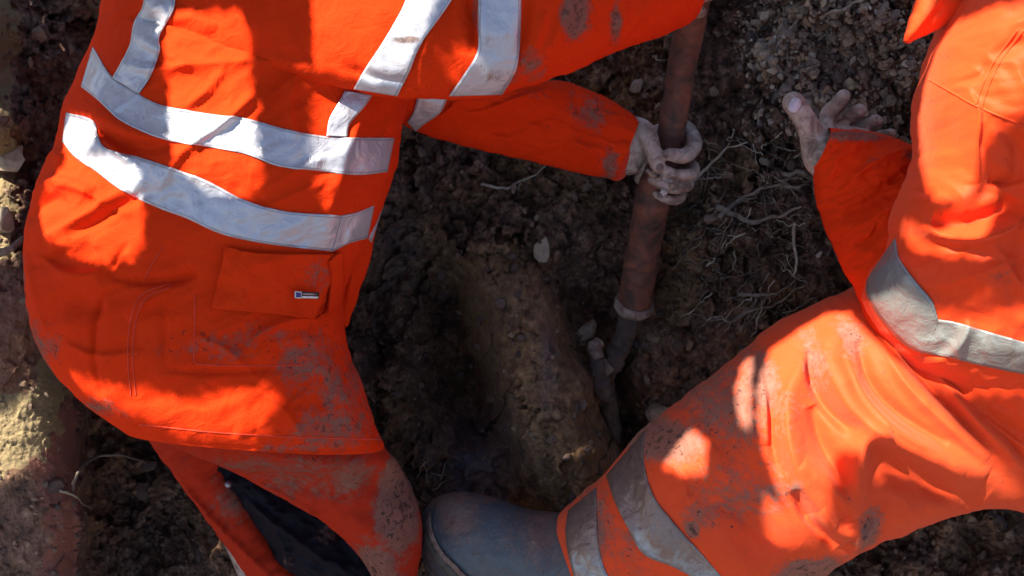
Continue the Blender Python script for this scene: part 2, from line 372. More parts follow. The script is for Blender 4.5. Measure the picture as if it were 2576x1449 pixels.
# ---------------------------------------------------------------- ground
ZC = [(-100,100,-.03,70),(15,300,-.08,60),(15,560,-.10,60),(100,200,-.24,90),(110,500,-.26,90),(30,800,-.14,110),(60,1000,-.15,90),(60,1250,-.20,110),(60,1440,-.24,110),(150,1300,-.22,60),
      (300,1350,-.50,90),(330,1150,-.48,90),(500,1400,-.52,100),(300,900,-.45,120),(300,300,-.40,160),(700,400,-.42,200),(700,900,-.48,200),(700,1400,-.52,150),(1000,500,-.47,120),(1050,800,-.50,100),
      (1130,1000,-.60,60),(1080,1100,-.56,70),(980,950,-.48,60),(1000,1150,-.50,60),(1180,1180,-.53,60),(1120,760,-.56,60),(1250,560,-.44,110),(1450,520,-.42,100),(1270,700,-.38,60),(1320,850,-.35,62),(1370,1000,-.36,62),(1420,1130,-.38,66),(1450,1250,-.40,66),
      (1520,800,-.56,55),(1460,850,-.49,40),(1560,1050,-.57,45),(1500,700,-.50,50),(1680,800,-.46,80),(1680,950,-.47,70),(1450,200,-.40,110),(1560,330,-.42,70),(1800,100,-.37,90),(1850,300,-.33,80),(1800,500,-.36,80),(1830,700,-.38,80),
      (1900,850,-.38,80),(2050,150,-.24,120),(2250,100,-.22,120),(2000,400,-.26,80),(2250,350,-.24,100),(2000,600,-.30,90),(2100,700,-.34,100),(2300,900,-.40,150),(2000,1100,-.48,150),(1700,1250,-.52,120),(1250,1350,-.52,100),(2300,1420,-.42,120),(2550,1400,-.36,120),(2100,1500,-.48,100),(2550,600,-.30,200),(1100,-50,-.42,200),(500,0,-.38,200)]
def zbase(P):
    w = np.zeros(len(P)); s = np.zeros(len(P))
    for x, y, z, r in ZC:
        g = np.exp(-(((P[:, 0] - x) ** 2 + (P[:, 1] - y) ** 2) / (1.7 * r * r))) + 2e-4 / (1 + ((P[:, 0] - x) ** 2 + (P[:, 1] - y) ** 2) / 1e5); w += g; s += g * z
    return s / w
MND = spline([(1250,700),(1320,850),(1375,1020),(1440,1220),(1470,1480)], 16)
HOLL = [(spline([(1110,740),(1150,900),(1190,1060)], 10), 70, .16), (spline([(1545,930),(1570,1050),(1600,1200)], 10), 40, .13), (spline([(1000,640),(930,800),(960,900)], 8), 60, .08), (spline([(1500,760),(1460,760)], 6), 30, .05)]
def zterr(P, detail=True):
    P = np.asarray(P, float); z = zbase(P)
    y = (CY - P[:, 1]) * 7.2e-4; x = (P[:, 0] - CX) * 7.2e-4
    fy = np.maximum(y - .75, 0); z = z - .839 * fy * fy / (fy + .25)          # level ground beyond the bank
    gy = np.maximum(-y - .65, 0); z = z + .839 * gy * gy / (gy + .25)         # trench floor towards the viewer
    fx = np.maximum(np.abs(x) - 1.05, 0); z = z + .25 * fx * np.exp(-fx)
    if detail:
        dm, _, tm = segdist(P, MND); wm = 105 + 45 * tm; mo = np.clip(1 - (dm / wm) ** 2, 0, 1) ** .5; z = z + .07 * mo * np.clip(tm * 9 + .25, 0, 1)
        for HL_, hw, hd in HOLL: z = z - hd * np.exp(-(segdist(P, HL_)[0] / hw) ** 2)
        lb = np.clip((215 - P[:, 0]) / 30, 0, 1) * np.clip((P[:, 1] - 640) / 60, 0, 1); z = z - .10 * np.clip((P[:, 0] - 200 - 8 * np.sin(P[:, 1] / 23)) / 22, 0, 1) * np.clip((P[:, 1] - 980) / 60, 0, 1) * np.clip((600 - P[:, 0]) / 200, 0, 1)
        att = (1 - .82 * lb) * (1 - .42 * (mo > 0) * np.clip(mo * 2, 0, 1)) * (1 - .75 * np.clip((60 - P[:, 0]) / 40, 0, 1) * np.clip((700 - P[:, 1]) / 60, 0, 1)); z0 = z
        u, v = P[:, 0], P[:, 1]
        z = z + .065 * fbm(u / 130, v / 150, 5, 3, .52)
        wz = fbm(u / 45, v / 45, 3, 8) * .55; cr = np.clip(.5 + 1.6 * fbm(u / 220, v / 220, 2, 61), .25, 1)
        z = z + .040 * facet(u / 95 + wz, v / 120 - wz, 14) + .022 * cr * facet(u / 40 + wz, v / 46 + wz, 1) + .013 * cr * facet(u / 18 + wz, v / 19 - wz, 2) + .006 * facet(u / 8.5, v / 8.5, 4)
        z = z + .006 * np.abs(fbm(u / 30, v / 60, 3, 71)) * 2
        z = z0 + (z - z0) * att
    return z
def axis(a0, a1, lo, hi, st, far):
    c = list(np.arange(lo, hi + st, st)); s = st; x = lo; pre = []
    while x > a0: s *= 1.12; x -= s; pre.append(x)
    s = st; x = c[-1]; post = []
    while x < a1: s *= 1.12; x += s; post.append(x)
    return np.array(pre[::-1] + c + post)
ax = axis(-9000, 11500, -60, 2640, 3.6, 0); ay = axis(-9000, 5200, -60, 1510, 3.6, 0)
GX, GY = np.meshgrid(ax, ay, indexing='ij'); GP = np.stack([GX.ravel(), GY.ravel()], 1)
GZ = zterr(GP)
inn = (np.abs(GP[:, 0] - 1288) < 1500) & (np.abs(GP[:, 1] - 724) < 950)
GV = LA(GP, np.where(inn, GZ, GZ)); far = ~inn
GV[:, 0] = np.where(far, (GP[:, 0] - CX) * 7.2e-4, GV[:, 0]); GV[:, 1] = np.where(far, (CY - GP[:, 1]) * 7.2e-4, GV[:, 1])
GVm = (np.clip((np.maximum(np.abs(GP[:, 0] - 1288) - 1350, (np.abs(GP[:, 1] - 724) - 800)) / 150), 0, 1))[:, None]
lin = np.stack([(GP[:, 0] - CX) * 7.2e-4, (CY - GP[:, 1]) * 7.2e-4, GZ], 1); GV = LA(GP, GZ) * (1 - GVm) + lin * GVm
def polym(P, poly, soft=14):
    poly = np.array(poly, float); x, y = P[:, 0], P[:, 1]; ins = np.zeros(len(P), bool); j = len(poly) - 1
    for i in range(len(poly)):
        c = ((poly[i, 1] > y) != (poly[j, 1] > y)) & (x < (poly[j, 0] - poly[i, 0]) * (y - poly[i, 1]) / (poly[j, 1] - poly[i, 1] + 1e-9) + poly[i, 0]); ins ^= c; j = i
    return ins.astype(float)
nz = fbm(GP[:, 0] / 40, GP[:, 1] / 40, 4, 21)
warpP = GP + np.stack([nz * 40, fbm(GP[:, 0] / 40, GP[:, 1] / 40, 4, 22) * 40], 1)
clay = np.clip(.62 * np.clip(1 - (segdist(GP, MND)[0] / 125) ** 4, 0, 1) * (GP[:, 1] > 560) + blobs(GP, [(1300,800,120,200,1),(1400,1050,120,180,.9),(1450,1250,110,120,.6),(1340,620,60,60,.6),(1560,260,90,90,.7),(1000,1000,90,120,.5),(1700,650,90,200,.4),(1480,480,100,90,.5)]) * (.75 + nz), 0, 1)
red = polym(warpP, [(60,1160),(120,1050),(185,1010),(190,1200),(205,1460),(110,1460),(130,1330)]) * .8 + polym(warpP, [(-100, 700), (70, 720), (95, 830), (80, 900), (40, 980), (-100, 990)]) * .35
sand = polym(warpP, [(-100,-100),(42,-100),(38,640),(-100,660)]) * .9 + polym(warpP, [(118,860),(165,950),(150,1060),(70,1180),(-20,1200),(-100,1100),(-20,1000),(60,1000)]) * .9
blue = np.clip(blobs(GP, [(1190,1170,80,110,1),(1380,930,25,110,.5),(1000,640,60,120,.4)]) * (.8 + nz), 0, 1)
ground = mesh('ground', GV, gridF(len(ax), len(ay))[:, ::-1], M_SOIL, origin=Wv((0, 0, -.45)), attrs={'clay': clay, 'red': red, 'sand': sand, 'blue': blue})
tag(ground, 'dark wet excavated soil of the trench sides and floor', kind='structure')
gi = (GP[:, 0] > -300) & (GP[:, 0] < 2900) & (GP[:, 1] > -350) & (GP[:, 1] < 1800)
def terr(px, py, off=0.0):
    P = np.array([[px, py]], float) if np.isscalar(px) else np.stack([px, py], 1); z = zterr(P) + off
    return LA(P, z)
# gravel and clods
def ico():
    bm = bmesh.new(); bmesh.ops.create_icosphere(bm, subdivisions=1, radius=1); V = np.array([v.co[:] for v in bm.verts]); F = [[v.index for v in f.verts] for f in bm.faces]; bm.free(); return V, F
IV, IF = ico()
bmx = bmesh.new(); bmesh.ops.create_icosphere(bmx, subdivisions=2, radius=1); IV2 = np.array([v.co[:] for v in bmx.verts]); IF2 = [[v.index for v in f.verts] for f in bmx.faces]; bmx.free()
def rock(r, flat=.6, jit=.25, hi=False):
    V0, F0 = (IV2, IF2) if hi else (IV, IF)
    V = V0 * (1 + rng.normal(0, jit * (.45 if hi else 1), (len(V0), 1)))
    if hi:
        for _ in range(7):
            nrm = rng.normal(0, 1, 3); nrm /= np.linalg.norm(nrm); d = V @ nrm; k = .62; V = V - np.maximum(d - k, 0)[:, None] * nrm
    V = V * np.array([1, rng.uniform(.55, .95), rng.uniform(flat * .6, flat)]) * r
    a = rng.uniform(0, 6.28); b = rng.normal(0, .4); ca, sa, cb, sb = math.cos(a), math.sin(a), math.cos(b), math.sin(b)
    return V @ (np.array([[ca, -sa, 0], [sa, ca, 0], [0, 0, 1]]) @ np.array([[1, 0, 0], [0, cb, -sb], [0, sb, cb]])).T, F0
def scatter(n, region, rfun, sink=.25, hi=False, flat=.6, jit=.2):
    A = Acc(); P = np.array([region() for _ in range(n)]); T = terr(P[:, 0], P[:, 1])
    for p in T:
        r = rfun(); V, F = rock(r, flat, jit, hi); V[:, 2] += r * flat * (.5 - sink); A.add(V + p, F, rng.uniform(0, 1))
    return A
def reg_g():
    while True:
        x, y = rng.normal(2080, 150), rng.normal(120, 130)
        if 1850 < x < 2420 and y < 360: return x, y
def reg_c():
    while True:
        x, y = rng.uniform(-80, 2660), rng.uniform(-80, 1530)
        if not (x < 215 and 640 < y < 1200 + (215 - x) * .0 and rng.random() < .93): return x, y
A = scatter(1900, reg_g, lambda: float(np.clip(rng.lognormal(-5.2, .42), .003, .016)), hi=True)
tag(mesh('gravel', np.vstack(A.V), A.F, M_GRAV, smooth=False, attrs={'tone': np.concatenate(A.A)}), 'loose tan and grey gravel on the upper bank', kind='stuff')
A = scatter(3800, reg_c, lambda: float(np.clip(rng.lognormal(-5.5, .6), .0014, .022)), flat=.8, jit=.18, hi=True, sink=.35)
tag(mesh('soil_clods', np.vstack(A.V), A.F, M_CLOD, smooth=False, attrs={'tone': np.concatenate(A.A) * .93}), 'crumbled lumps of dark soil scattered over the trench', kind='stuff')
def bigstone(px, py, rpx, tone, lab, flat=.7, name='stone', cat='stone', mat=None):
    p = terr(px, py)[0]; r = rpx * 7.2e-4; V, F = rock(r, flat, .2, True); V[:, 2] += r * flat * .35
    V = V + p; o = mesh(name, V, F, mat or M_GRAV, origin=W(p), smooth=False, attrs={'tone': np.full(len(V), tone)}); return tag(o, lab, cat)
bigstone(1475, 835, 42, .42, 'tan angular stone on the trench floor left of the rusty rod')
bigstone(1913, 305, 13, 1.0, 'small white pebble on the soil left of the open hand')
bigstone(2105, 195, 26, .02, 'dark slate piece in the gravel above the open hand')
bigstone(1600, 215, 24, .3, 'grey brown stone just left of the upper pipe below the sleeve')
bigstone(2080, 335, 0.1, .6, 'x') if False else None
bigstone(1365, 625, 34, .4, 'ochre clay lump on top of the clay mound')
bigstone(2070, 68, 24, .88, 'orange brown stone amid the gravel at the top')
bigstone(2170, 85, 20, .75, 'pale tan stone amid the gravel right of the orange brown one')
bigstone(1655, 1038, 46, .35, 'brown stone in the dark trench bottom beside the muddy trouser knee')
bigstone(20, 400, 55, .75, 'sunlit sandy block at the left edge of the trench')
bigstone(8, 560, 40, .72, 'lower sunlit sandy lump at the left edge beneath the bigger block')
bigstone(2060, 640, 11, .98, 'white pebble near the roots beside the bent sleeve')
# roots
def root(pts, r, lab, mat=M_ROOT, lift=.006, name='root', wig=5, arch=0):
    P = spline(pts, 44); P = P + np.stack([fbm(np.linspace(0, 5, 44), np.full(44, pts[0][0] * .1), 3, 1), fbm(np.linspace(0, 5, 44), np.full(44, pts[0][1] * .1), 3, 2)], 1) * wig * 2
    z = zbase(P); t = np.linspace(0, 1, 44); zt = zterr(P); z = np.convolve(np.pad(zt, 4, 'edge'), np.ones(9) / 9, 'valid')
    Q = LA(P, z + lift + arch * np.sin(np.pi * t)); R = r * (1 - .55 * t) * (1 + .25 * fbm(t * 12, t * 0 + pts[0][0], 2, 5))
    V, F = tube_arrays(Q, R, 8); o = mesh(name, V, F, mat, origin=W(Q[0])); return tag(o, lab, 'root', 'roots sticking out of the trench soil')
root([(1725,462),(1760,440),(1800,400),(1830,370),(1880,360)], .0034, 'long pale root running up right from the gripping hand', M_ROOTP, .02)
root([(1830,370),(1838,345),(1845,320)], .0022, 'short pale twig forking off the long root by the gripping hand', M_ROOTP, .02)
root([(1845,800),(1890,785),(1945,770),(1990,740),(2030,715)], .0036, 'grey root curving beneath the bent sleeve, lowest of the bundle', M_ROOT, .02)
root([(1865,740),(1910,745),(1960,735),(2000,715)], .0034, 'grey looping root just above the lowest one beneath the sleeve', M_ROOT, .02)
root([(1995,560),(1998,610),(2003,660),(1996,700)], .0036, 'straight root hanging downward left of the bent sleeve', M_ROOTP, .025)
root([(1810,545),(1850,510),(1900,480),(1960,468),(2010,475)], .0045, 'thick brown root arching left of the sleeve cuff', M_ROOT, .02)
root([(1910,400),(1945,420),(1985,435),(2045,440)], .0062, 'thick grey root ending at the sleeve cuff', M_ROOT, .02)
root([(1800,520),(1850,535),(1900,560),(1960,540),(2020,520)], .0055, 'grey forked root lying across the bank below the thick one', M_ROOT, .016)
root([(1780,665),(1810,640),(1830,600)], .0024, 'small pale twig low on the bank right of the pipe', M_ROOTP)
root([(1850,520),(1830,570),(1815,620)], .0028, 'thin root dropping from the arching brown root', M_ROOT)
root([(1640,135),(1660,150),(1690,155)], .0030, 'pale root poking out left of the pipe under the raised sleeve', M_ROOTP)
root([(1215,460),(1270,472),(1320,450),(1375,420)], .0030, 'pale curved root on the soil below the outstretched forearm', M_ROOTP, .012)
root([(2065,45),(2110,25),(2170,0),(2220,-20)], .0032, 'straw coloured twig at the top above the gravel', M_ROOTP, .02)
root([(185,1235),(195,1190),(240,1155),(300,1145),(350,1155),(380,1175)], .0030, 'thin arched root in the dark hollow under the jacket hem', M_ROOT, .0, arch=.10)
root([(145,1235),(190,1250),(232,1282)], .0026, 'short twig at the foot of the arched root', M_ROOTP, .01)
root([(-20,640),(20,630),(60,605),(95,600)], .0075, 'thick reddish root at the left behind the jacket', M_ROOT, .05)
root([(1330,440),(1300,470),(1290,485)], .0018, 'tiny rootlet on the soil below the forearm', M_ROOTP)
for k, (x, y, dx, dy) in enumerate([(1050,1200,30,-45),(1075,1215,-10,-60),(1095,1230,40,-30),(1040,1230,-30,-40),(1110,1205,20,-50),(1085,1190,55,10)]):
    t_ = root([(x, y), (x + dx * .5, y + dy * .6), (x + dx, y + dy)], .0013, 'yellowish grass blade in the tuft between the trouser knee and boot toe', M_ROOTP, .008, 'grass_blade', 3, .01)
    t_['category'] = 'grass'; t_['group'] = 'grass blades by the boot toe'
for k in range(120):
    x, y = rng.uniform(1760, 2060), rng.uniform(340, 820); a = rng.uniform(-.6, 3.6); l = rng.uniform(40, 140)
    if x > 1990 and y > 560: x -= 80
    t_ = root([(x, y), (x + l * .5 * math.cos(a) + rng.normal(0, 8), y + l * .5 * math.sin(a)), (x + l * math.cos(a), y + l * math.sin(a) + rng.normal(0, 12))], rng.uniform(.0006, .0017),
         'fine rootlet in the tangle on the bank between the pipe and the bent sleeve', random.choice([M_ROOT, M_ROOT, M_ROOTP]), .010, 'rootlet', 5); t_['group'] = 'fine rootlets on the bank'
# ---------------------------------------------------------------- left worker
pl = empty('person', Wv((-.45, -.35, -.45)))
tag(pl, 'worker in orange jacket with two silver waist bands, bending to grip the rusty pipe', 'person', 'workers in the trench')
MT = [(110,800,40,60,.5),(820,1100,200,18,.5),(870,980,90,140,.5),(620,760,300,30,.15),(200,860,60,80,.4),(820,1080,120,40,.4),(150,900,60,160,.55),(620,860,200,60,.42),(800,900,110,110,.5),(860,1050,120,80,.6),(560,1000,300,30,.1),(300,1010,120,40,.5),(750,680,120,60,.2),(100,720,30,120,.6),(700,840,180,50,.45)]
TOR = [(250,-420,1250,-420,.10,.17),(262,-250,1230,-250,.11,.17),(275,-90,1180,-100,.115,.17),(268,60,1120,60,.11,.17),(240,145,1060,170,.105,.17),(205,215,1012,300,.10,.17),(172,300,990,420,.10,.17),(160,370,965,500,.10,.17),
       (112,470,925,600,.09,.17),(92,560,880,690,.08,.17),(80,650,862,760,.065,.17),(88,770,865,830,.055,.17),(118,870,878,900,.05,.165),(172,950,905,965,.045,.155),(240,1020,932,1045,.04,.145),(330,1082,965,1128,.025,.13)]
FK = 1.5
FT = [([(210,480),(300,500),(420,560)],14,6,'j'),([(150,640),(260,690),(350,690)],18,8,'k'),([(640,215),(600,270),(540,320)],12,6,'k'),([(880,700),(870,780),(840,830)],14,7,'r'),([(560,830),(640,870),(700,940)],18,6,'k'),([(240,850),(330,880),(450,870)],22,6,'k'),([(930,560),(900,600),(880,660)],10,8,'r'),([(700,960),(760,1010),(800,1080)],20,6,'k'),([(772,205),(700,285),(640,345),(580,385),(530,430),(480,505)],20,8,'k'),([(772,205),(735,260),(700,300)],26,-5,'r'),
      ([(400,95),(500,120),(600,155),(760,198)],16,-6,'j'),([(380,205),(480,225),(620,212),(760,205)],14,6,'k'),([(430,150),(520,200),(600,240)],14,5,'r'),
      ([(260,600),(320,580),(400,535),(470,500)],14,-8,'r'),([(190,610),(300,560),(400,500)],26,9,'k'),([(120,500),(220,470),(330,500)],24,10,'k'),([(130,560),(200,520),(260,530)],16,-8,'r'),([(140,440),(190,400),(230,420)],18,8,'k'),
      ([(200,300),(280,340),(400,395),(560,400)],16,-10,'r'),([(240,330),(340,380),(420,440)],14,8,'k'),([(300,300),(420,370),(620,430)],22,6,'r'),
      ([(110,640),(200,660),(330,650)],28,-9,'r'),([(370,700),(440,712),(520,708),(570,690)],14,-9,'j'),([(330,990),(322,900),(330,800),(360,740),(430,712)],9,-5,'k'),([(365,700),(385,660),(412,620)],8,-4,'k'),
      ([(490,740),(490,830),(488,910)],8,-4,'k'),([(495,912),(600,918),(760,912)],9,-5,'r'),([(500,735),(450,760),(410,800)],16,7,'k'),([(830,795),(760,805),(700,835),(680,870)],14,8,'k'),([(700,800),(640,815),(600,845)],16,6,'k'),
      ([(800,230),(780,300),(790,380)],24,7,'k'),([(960,250),(930,340),(900,430),(880,520)],22,9,'k'),([(990,260),(970,330),(960,400)],14,-9,'r'),([(900,450),(860,560),(850,640)],20,6,'r'),
      ([(180,800),(260,760),(360,770)],30,-8,'r'),([(820,840),(860,920),(900,1020),(930,1100)],28,8,'r'),([(740,850),(790,930),(780,1010)],24,-6,'r'),([(350,1072),(600,1098),(955,1112)],7,-3,'r'),
      ([(430,30),(500,90),(620,110)],30,5,'r'),([(170,780),(140,700),(120,640)],20,6,'r')]
body_t, VT, FTf = loft('jacket', TOR, M_OR, pl, 330, 300, FL=FT, noise=(3.6,190,75,-28,0), mud=MT, sq=2.3, seed=1)
jk = body_t
# front panel of the jacket, hanging open behind the main body
FRP = [(960,230,1012,260,.06,.02),(940,330,1010,330,.05,.025),(900,440,992,440,.03,.03),(850,560,958,540,.01,.03),(830,640,935,640,-.01,.03),(820,720,905,730,-.03,.03),(830,790,880,810,-.05,.02),(850,822,868,826,-.06,.008)]
fp, VP, FP = loft('front_panel', FRP, M_OR, jk, 120, 60, 16, FL=[([(900,640),(890,720),(870,790)],12,6,'k'),([(985,440),(955,560),(925,680)],6,3,'r')], noise=(3,40,90,0,0), seed=3)
# upper back and near sleeve folded over it
UP = [(440,-420,380,40,.22,.045),(540,-420,480,112,.242,.045),(680,-420,620,165,.25,.05),(800,-420,770,200,.252,.055),(950,-420,940,240,.25,.065),(1120,-420,1140,250,.235,.08),(1280,-360,1285,232,.215,.09),(1420,-300,1420,185,.19,.095),(1560,-220,1560,128,.15,.09),(1680,-150,1690,80,.115,.08),(1745,-110,1748,52,.085,.075),(1775,-95,1762,25,.075,.068)]
FU = [([(1180,0),(1195,80),(1190,160)],22,-10,'k'),([(1330,0),(1320,90),(1300,170)],14,-7,'r'),([(1370,60),(1340,150),(1290,210)],18,8,'k'),([(1440,20),(1400,120),(1330,200)],16,6,'r'),([(1550,10),(1560,70),(1530,110)],14,6,'k'),([(880,180),(960,205),(1060,220)],12,-6,'r'),([(620,150),(760,180),(900,215)],20,6,'r'),([(1080,40),(1100,130),(1060,230)],26,6,'r'),([(1640,20),(1600,70),(1560,110)],16,5,'k')]
us, VU, FUf = loft('upper_back_and_sleeve', UP, M_OR, jk, 300, 220, FL=FU, noise=(2.2,120,150,20,0), mud=[(1440,60,40,70,.95),(1330,170,60,50,.5),(1540,80,20,60,.7),(1270,210,60,30,.5),(1200,60,14,50,.5)], seed=5)
# far sleeve reaching down to the hand
SL2 = [(1020,120,900,280,.02,.06),(1120,190,985,300,.0,.065),(1230,232,1040,325,-.03,.068),(1330,215,1110,352,-.06,.068),(1400,203,1200,374,-.09,.066),(1470,220,1300,398,-.12,.062),(1540,255,1400,421,-.15,.056),(1585,284,1490,441,-.17,.050),(1608,302,1545,457,-.18,.046)]
FS = [([(1120,290),(1200,300),(1290,270),(1380,235)],20,7,'k'),([(1180,340),(1280,330),(1400,290)],18,-6,'r'),([(1400,330),(1470,380),(1530,400)],18,6,'r'),([(1080,320),(1130,300),(1160,260)],16,7,'k'),([(1330,380),(1420,370),(1500,400)],12,5,'k'),([(1420,220),(1460,280),(1540,300)],18,-4,'r')]
fs, VS2, FS2 = loft('far_sleeve', SL2, M_OR, jk, 200, 120, FL=FS, noise=(4,90,50,15,0), mud=[(1480,300,70,60,.6),(1530,420,30,60,.7),(1350,260,50,30,.4),(1450,250,60,20,.4)], seed=7, cap=False)
cl, _, _ = loft('cuff_lining', [(1598,304,1530,446,-.185,.043),(1604,312,1556,456,-.195,.038),(1600,340,1572,448,-.205,.028)], M_SEAM, jk, 14, 30, 12, seed=8)
bT = bvh((VT, FTf), (VU, FUf)); bT0 = bvh((VT, FTf)); bP = bvh((VP, FP)); bS = bvh((VS2, FS2)); bU = bvh((VU, FUf))
RB = 'reflective_band'
mt = [(230,200,30,40,.3)]
drape(RB, [(232,118),(278,190),(330,225),(400,262),(520,285),(620,298),(720,325),(820,343),(900,346),(993,347)], [(203,218),(246,252),(300,300),(370,335),(430,355),(540,372),(620,388),(700,418),(800,430),(900,440),(975,433)], bT0, M_TP, jk, 220, 18, crinkle=2)
drape(RB, [(166,283),(232,305),(262,370),(350,395),(440,425),(520,455),(620,505),(720,532),(862,543)], [(156,356),(190,397),(240,430),(300,475),(390,520),(470,550),(560,590),(680,615),(838,633)], bT0, M_TP, jk, 220, 18, crinkle=2, mud=[(470,560,30,20,.2)])
drape(RB, [(862,543),(900,535),(942,518)], [(838,633),(880,612),(925,600)], bvh((VT, FTf), (VP, FP)), M_TP, jk, 40, 14)
drape(RB, [(948,520),(965,520)], [(925,600),(935,610)], bP, M_TP, jk, 10, 8)
drape(RB, [(365,-60),(362,10),(338,60),(325,120),(284,196)], [(440,-60),(438,20),(402,90),(402,130),(380,190),(350,236)], bT0, M_TP, jk, 120, 12, crinkle=2)
drape(RB, [(1040,-60),(1012,20),(960,110),(920,170),(890,222)], [(1165,-60),(1130,10),(1060,110),(1030,180),(1000,240)], bU, M_TP, jk, 120, 12, crinkle=1.5, mud=[(1030,100,50,12,.75)])
drape(RB, [(868,228),(850,260),(828,300),(821,342)], [(935,240),(915,270),(880,310),(873,344)], bT0, M_TP, jk, 60, 10)
drape(RB, [(1203,-60),(1203,60),(1200,130),(1165,190),(1130,240)], [(1312,-60),(1308,60),(1302,160),(1285,200),(1262,236)], bU, M_TP, jk, 120, 14, crinkle=1, mud=[(1250,190,40,25,.5),(1225,90,10,40,.4)])
drape(RB, [(1050,245),(1040,280),(1025,305)], [(1125,248),(1105,285),(1068,310),(1046,330)], bvh((VS2, FS2)), M_TP, jk, 50, 12)
pk = drape('pocket_flap', [(568,620),(640,636),(760,640),(862,640)], [(532,775),(600,782),(700,790),(795,800)], bT0, M_OR, jk, 80, 40, off=.010, thick=.005, mud=[(800,690,60,60,.45)], crinkle=4)
drape('pocket_edge', [(848,642),(862,642),(866,700),(864,760)], [(830,660),(836,700),(828,770),(797,802)], bT0, M_OR, jk, 30, 14, off=.016, thick=.004)
def seam(parent, b, pts, r=.0012, m=M_SEAM, name='seam', lift=.0):
    P = spline(pts, 60); Q = []
    for p in P:
        h = hit(b, p[0], p[1])
        if h is not None: Q.append(np.array(h) + [0, 0, lift])
    if len(Q) > 3: V, F = tube_arrays(Q, np.full(len(Q), r), 6); mesh(name, V, F, m, parent)
for s_ in ([(330,995),(322,900),(330,800),(360,740),(430,712)],[(342,995),(334,900),(342,805),(370,748),(430,722)],[(490,740),(490,830),(488,912)],[(494,915),(600,920),(760,918)],[(350,1068),(600,1092),(955,1106)],[(365,700),(385,660),(412,620)],[(560,690),(556,740),(540,770)]): seam(jk, bT0, s_)
lb = drape('label', [(741,734),(803,736)], [(741,750),(803,752)], bT0, M_BLKL, jk, 12, 5, off=.0225, thick=.001)
drape('label_print', [(742,733),(759,734)], [(742,750),(759,751)], bT0, M_WHITE, lb, 5, 5, off=.0242, thick=.0006)
drape('label_print', [(745,736),(757,737)], [(745,748),(757,748)], bT0, M_NAVY, lb, 5, 5, off=.0252, thick=.0006)
drape('label_print', [(762,738),(799,739)], [(762,742),(799,743)], bT0, M_METAL, lb, 5, 4, off=.0242, thick=.0006)
drape('label_print', [(761,745),(801,746)], [(761,750),(801,751)], bT0, M_WHITE, lb, 5, 4, off=.0242, thick=.0006)
# trousers
TR = [(300,980,905,1000,-.07,.10),(360,1080,960,1116,-.085,.10),(470,1130,995,1160,-.11,.105),(575,1172,1022,1205,-.18,.10),(690,1232,1048,1262,-.20,.10),(800,1292,1062,1320,-.22,.10),(865,1345,1062,1380,-.24,.09),(920,1410,1052,1440,-.26,.09),(960,1480,1040,1510,-.28,.08),(985,1560,1030,1580,-.30,.07)]
FR = [([(500,1130),(640,1180),(780,1250),(880,1340)],26,8,'k'),([(820,1130),(900,1180),(980,1270)],30,7,'r'),([(620,1130),(740,1170),(860,1240)],24,-7,'r'),([(900,1260),(960,1330),(990,1420)],26,8,'r')]
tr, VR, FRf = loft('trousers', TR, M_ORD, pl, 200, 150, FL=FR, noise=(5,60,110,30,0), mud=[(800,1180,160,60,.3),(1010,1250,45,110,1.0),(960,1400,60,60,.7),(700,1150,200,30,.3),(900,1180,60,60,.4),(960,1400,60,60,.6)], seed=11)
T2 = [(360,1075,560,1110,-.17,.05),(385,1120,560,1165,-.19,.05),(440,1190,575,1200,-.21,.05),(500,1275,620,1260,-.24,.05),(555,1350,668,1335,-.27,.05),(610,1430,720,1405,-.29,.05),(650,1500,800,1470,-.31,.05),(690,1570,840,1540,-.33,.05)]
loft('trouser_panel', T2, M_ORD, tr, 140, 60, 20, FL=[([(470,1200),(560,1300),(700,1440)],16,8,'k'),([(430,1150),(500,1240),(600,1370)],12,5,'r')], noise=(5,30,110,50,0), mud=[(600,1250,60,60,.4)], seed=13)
T3 = [(480,1150,640,1150,-.22,.04),(548,1195,640,1185,-.235,.05),(600,1250,760,1240,-.25,.06),(660,1340,880,1310,-.27,.07),(700,1410,960,1400,-.29,.07),(780,1470,980,1470,-.31,.07),(840,1560,1000,1550,-.33,.07)]
loft('under_trouser', T3, M_BLK, tr, 140, 100, 20, FL=[([(620,1230),(720,1300),(840,1390)],20,12,'k'),([(700,1290),(740,1370),(730,1449)],14,12,'k'),([(780,1310),(850,1330),(900,1400)],16,-12,'r'),([(820,1380),(870,1400),(900,1449)],12,10,'k')], noise=(7,50,40,30,0), mud=[(850,1330,60,30,.5),(740,1400,20,60,.4)], seed=15)
ps = L(575, 1218, -.178); V, F = rtube([ps, ps + [0, 0, .003]], [.006, .006], 4, 12); mesh('press_stud', V, F, M_METAL, tr)
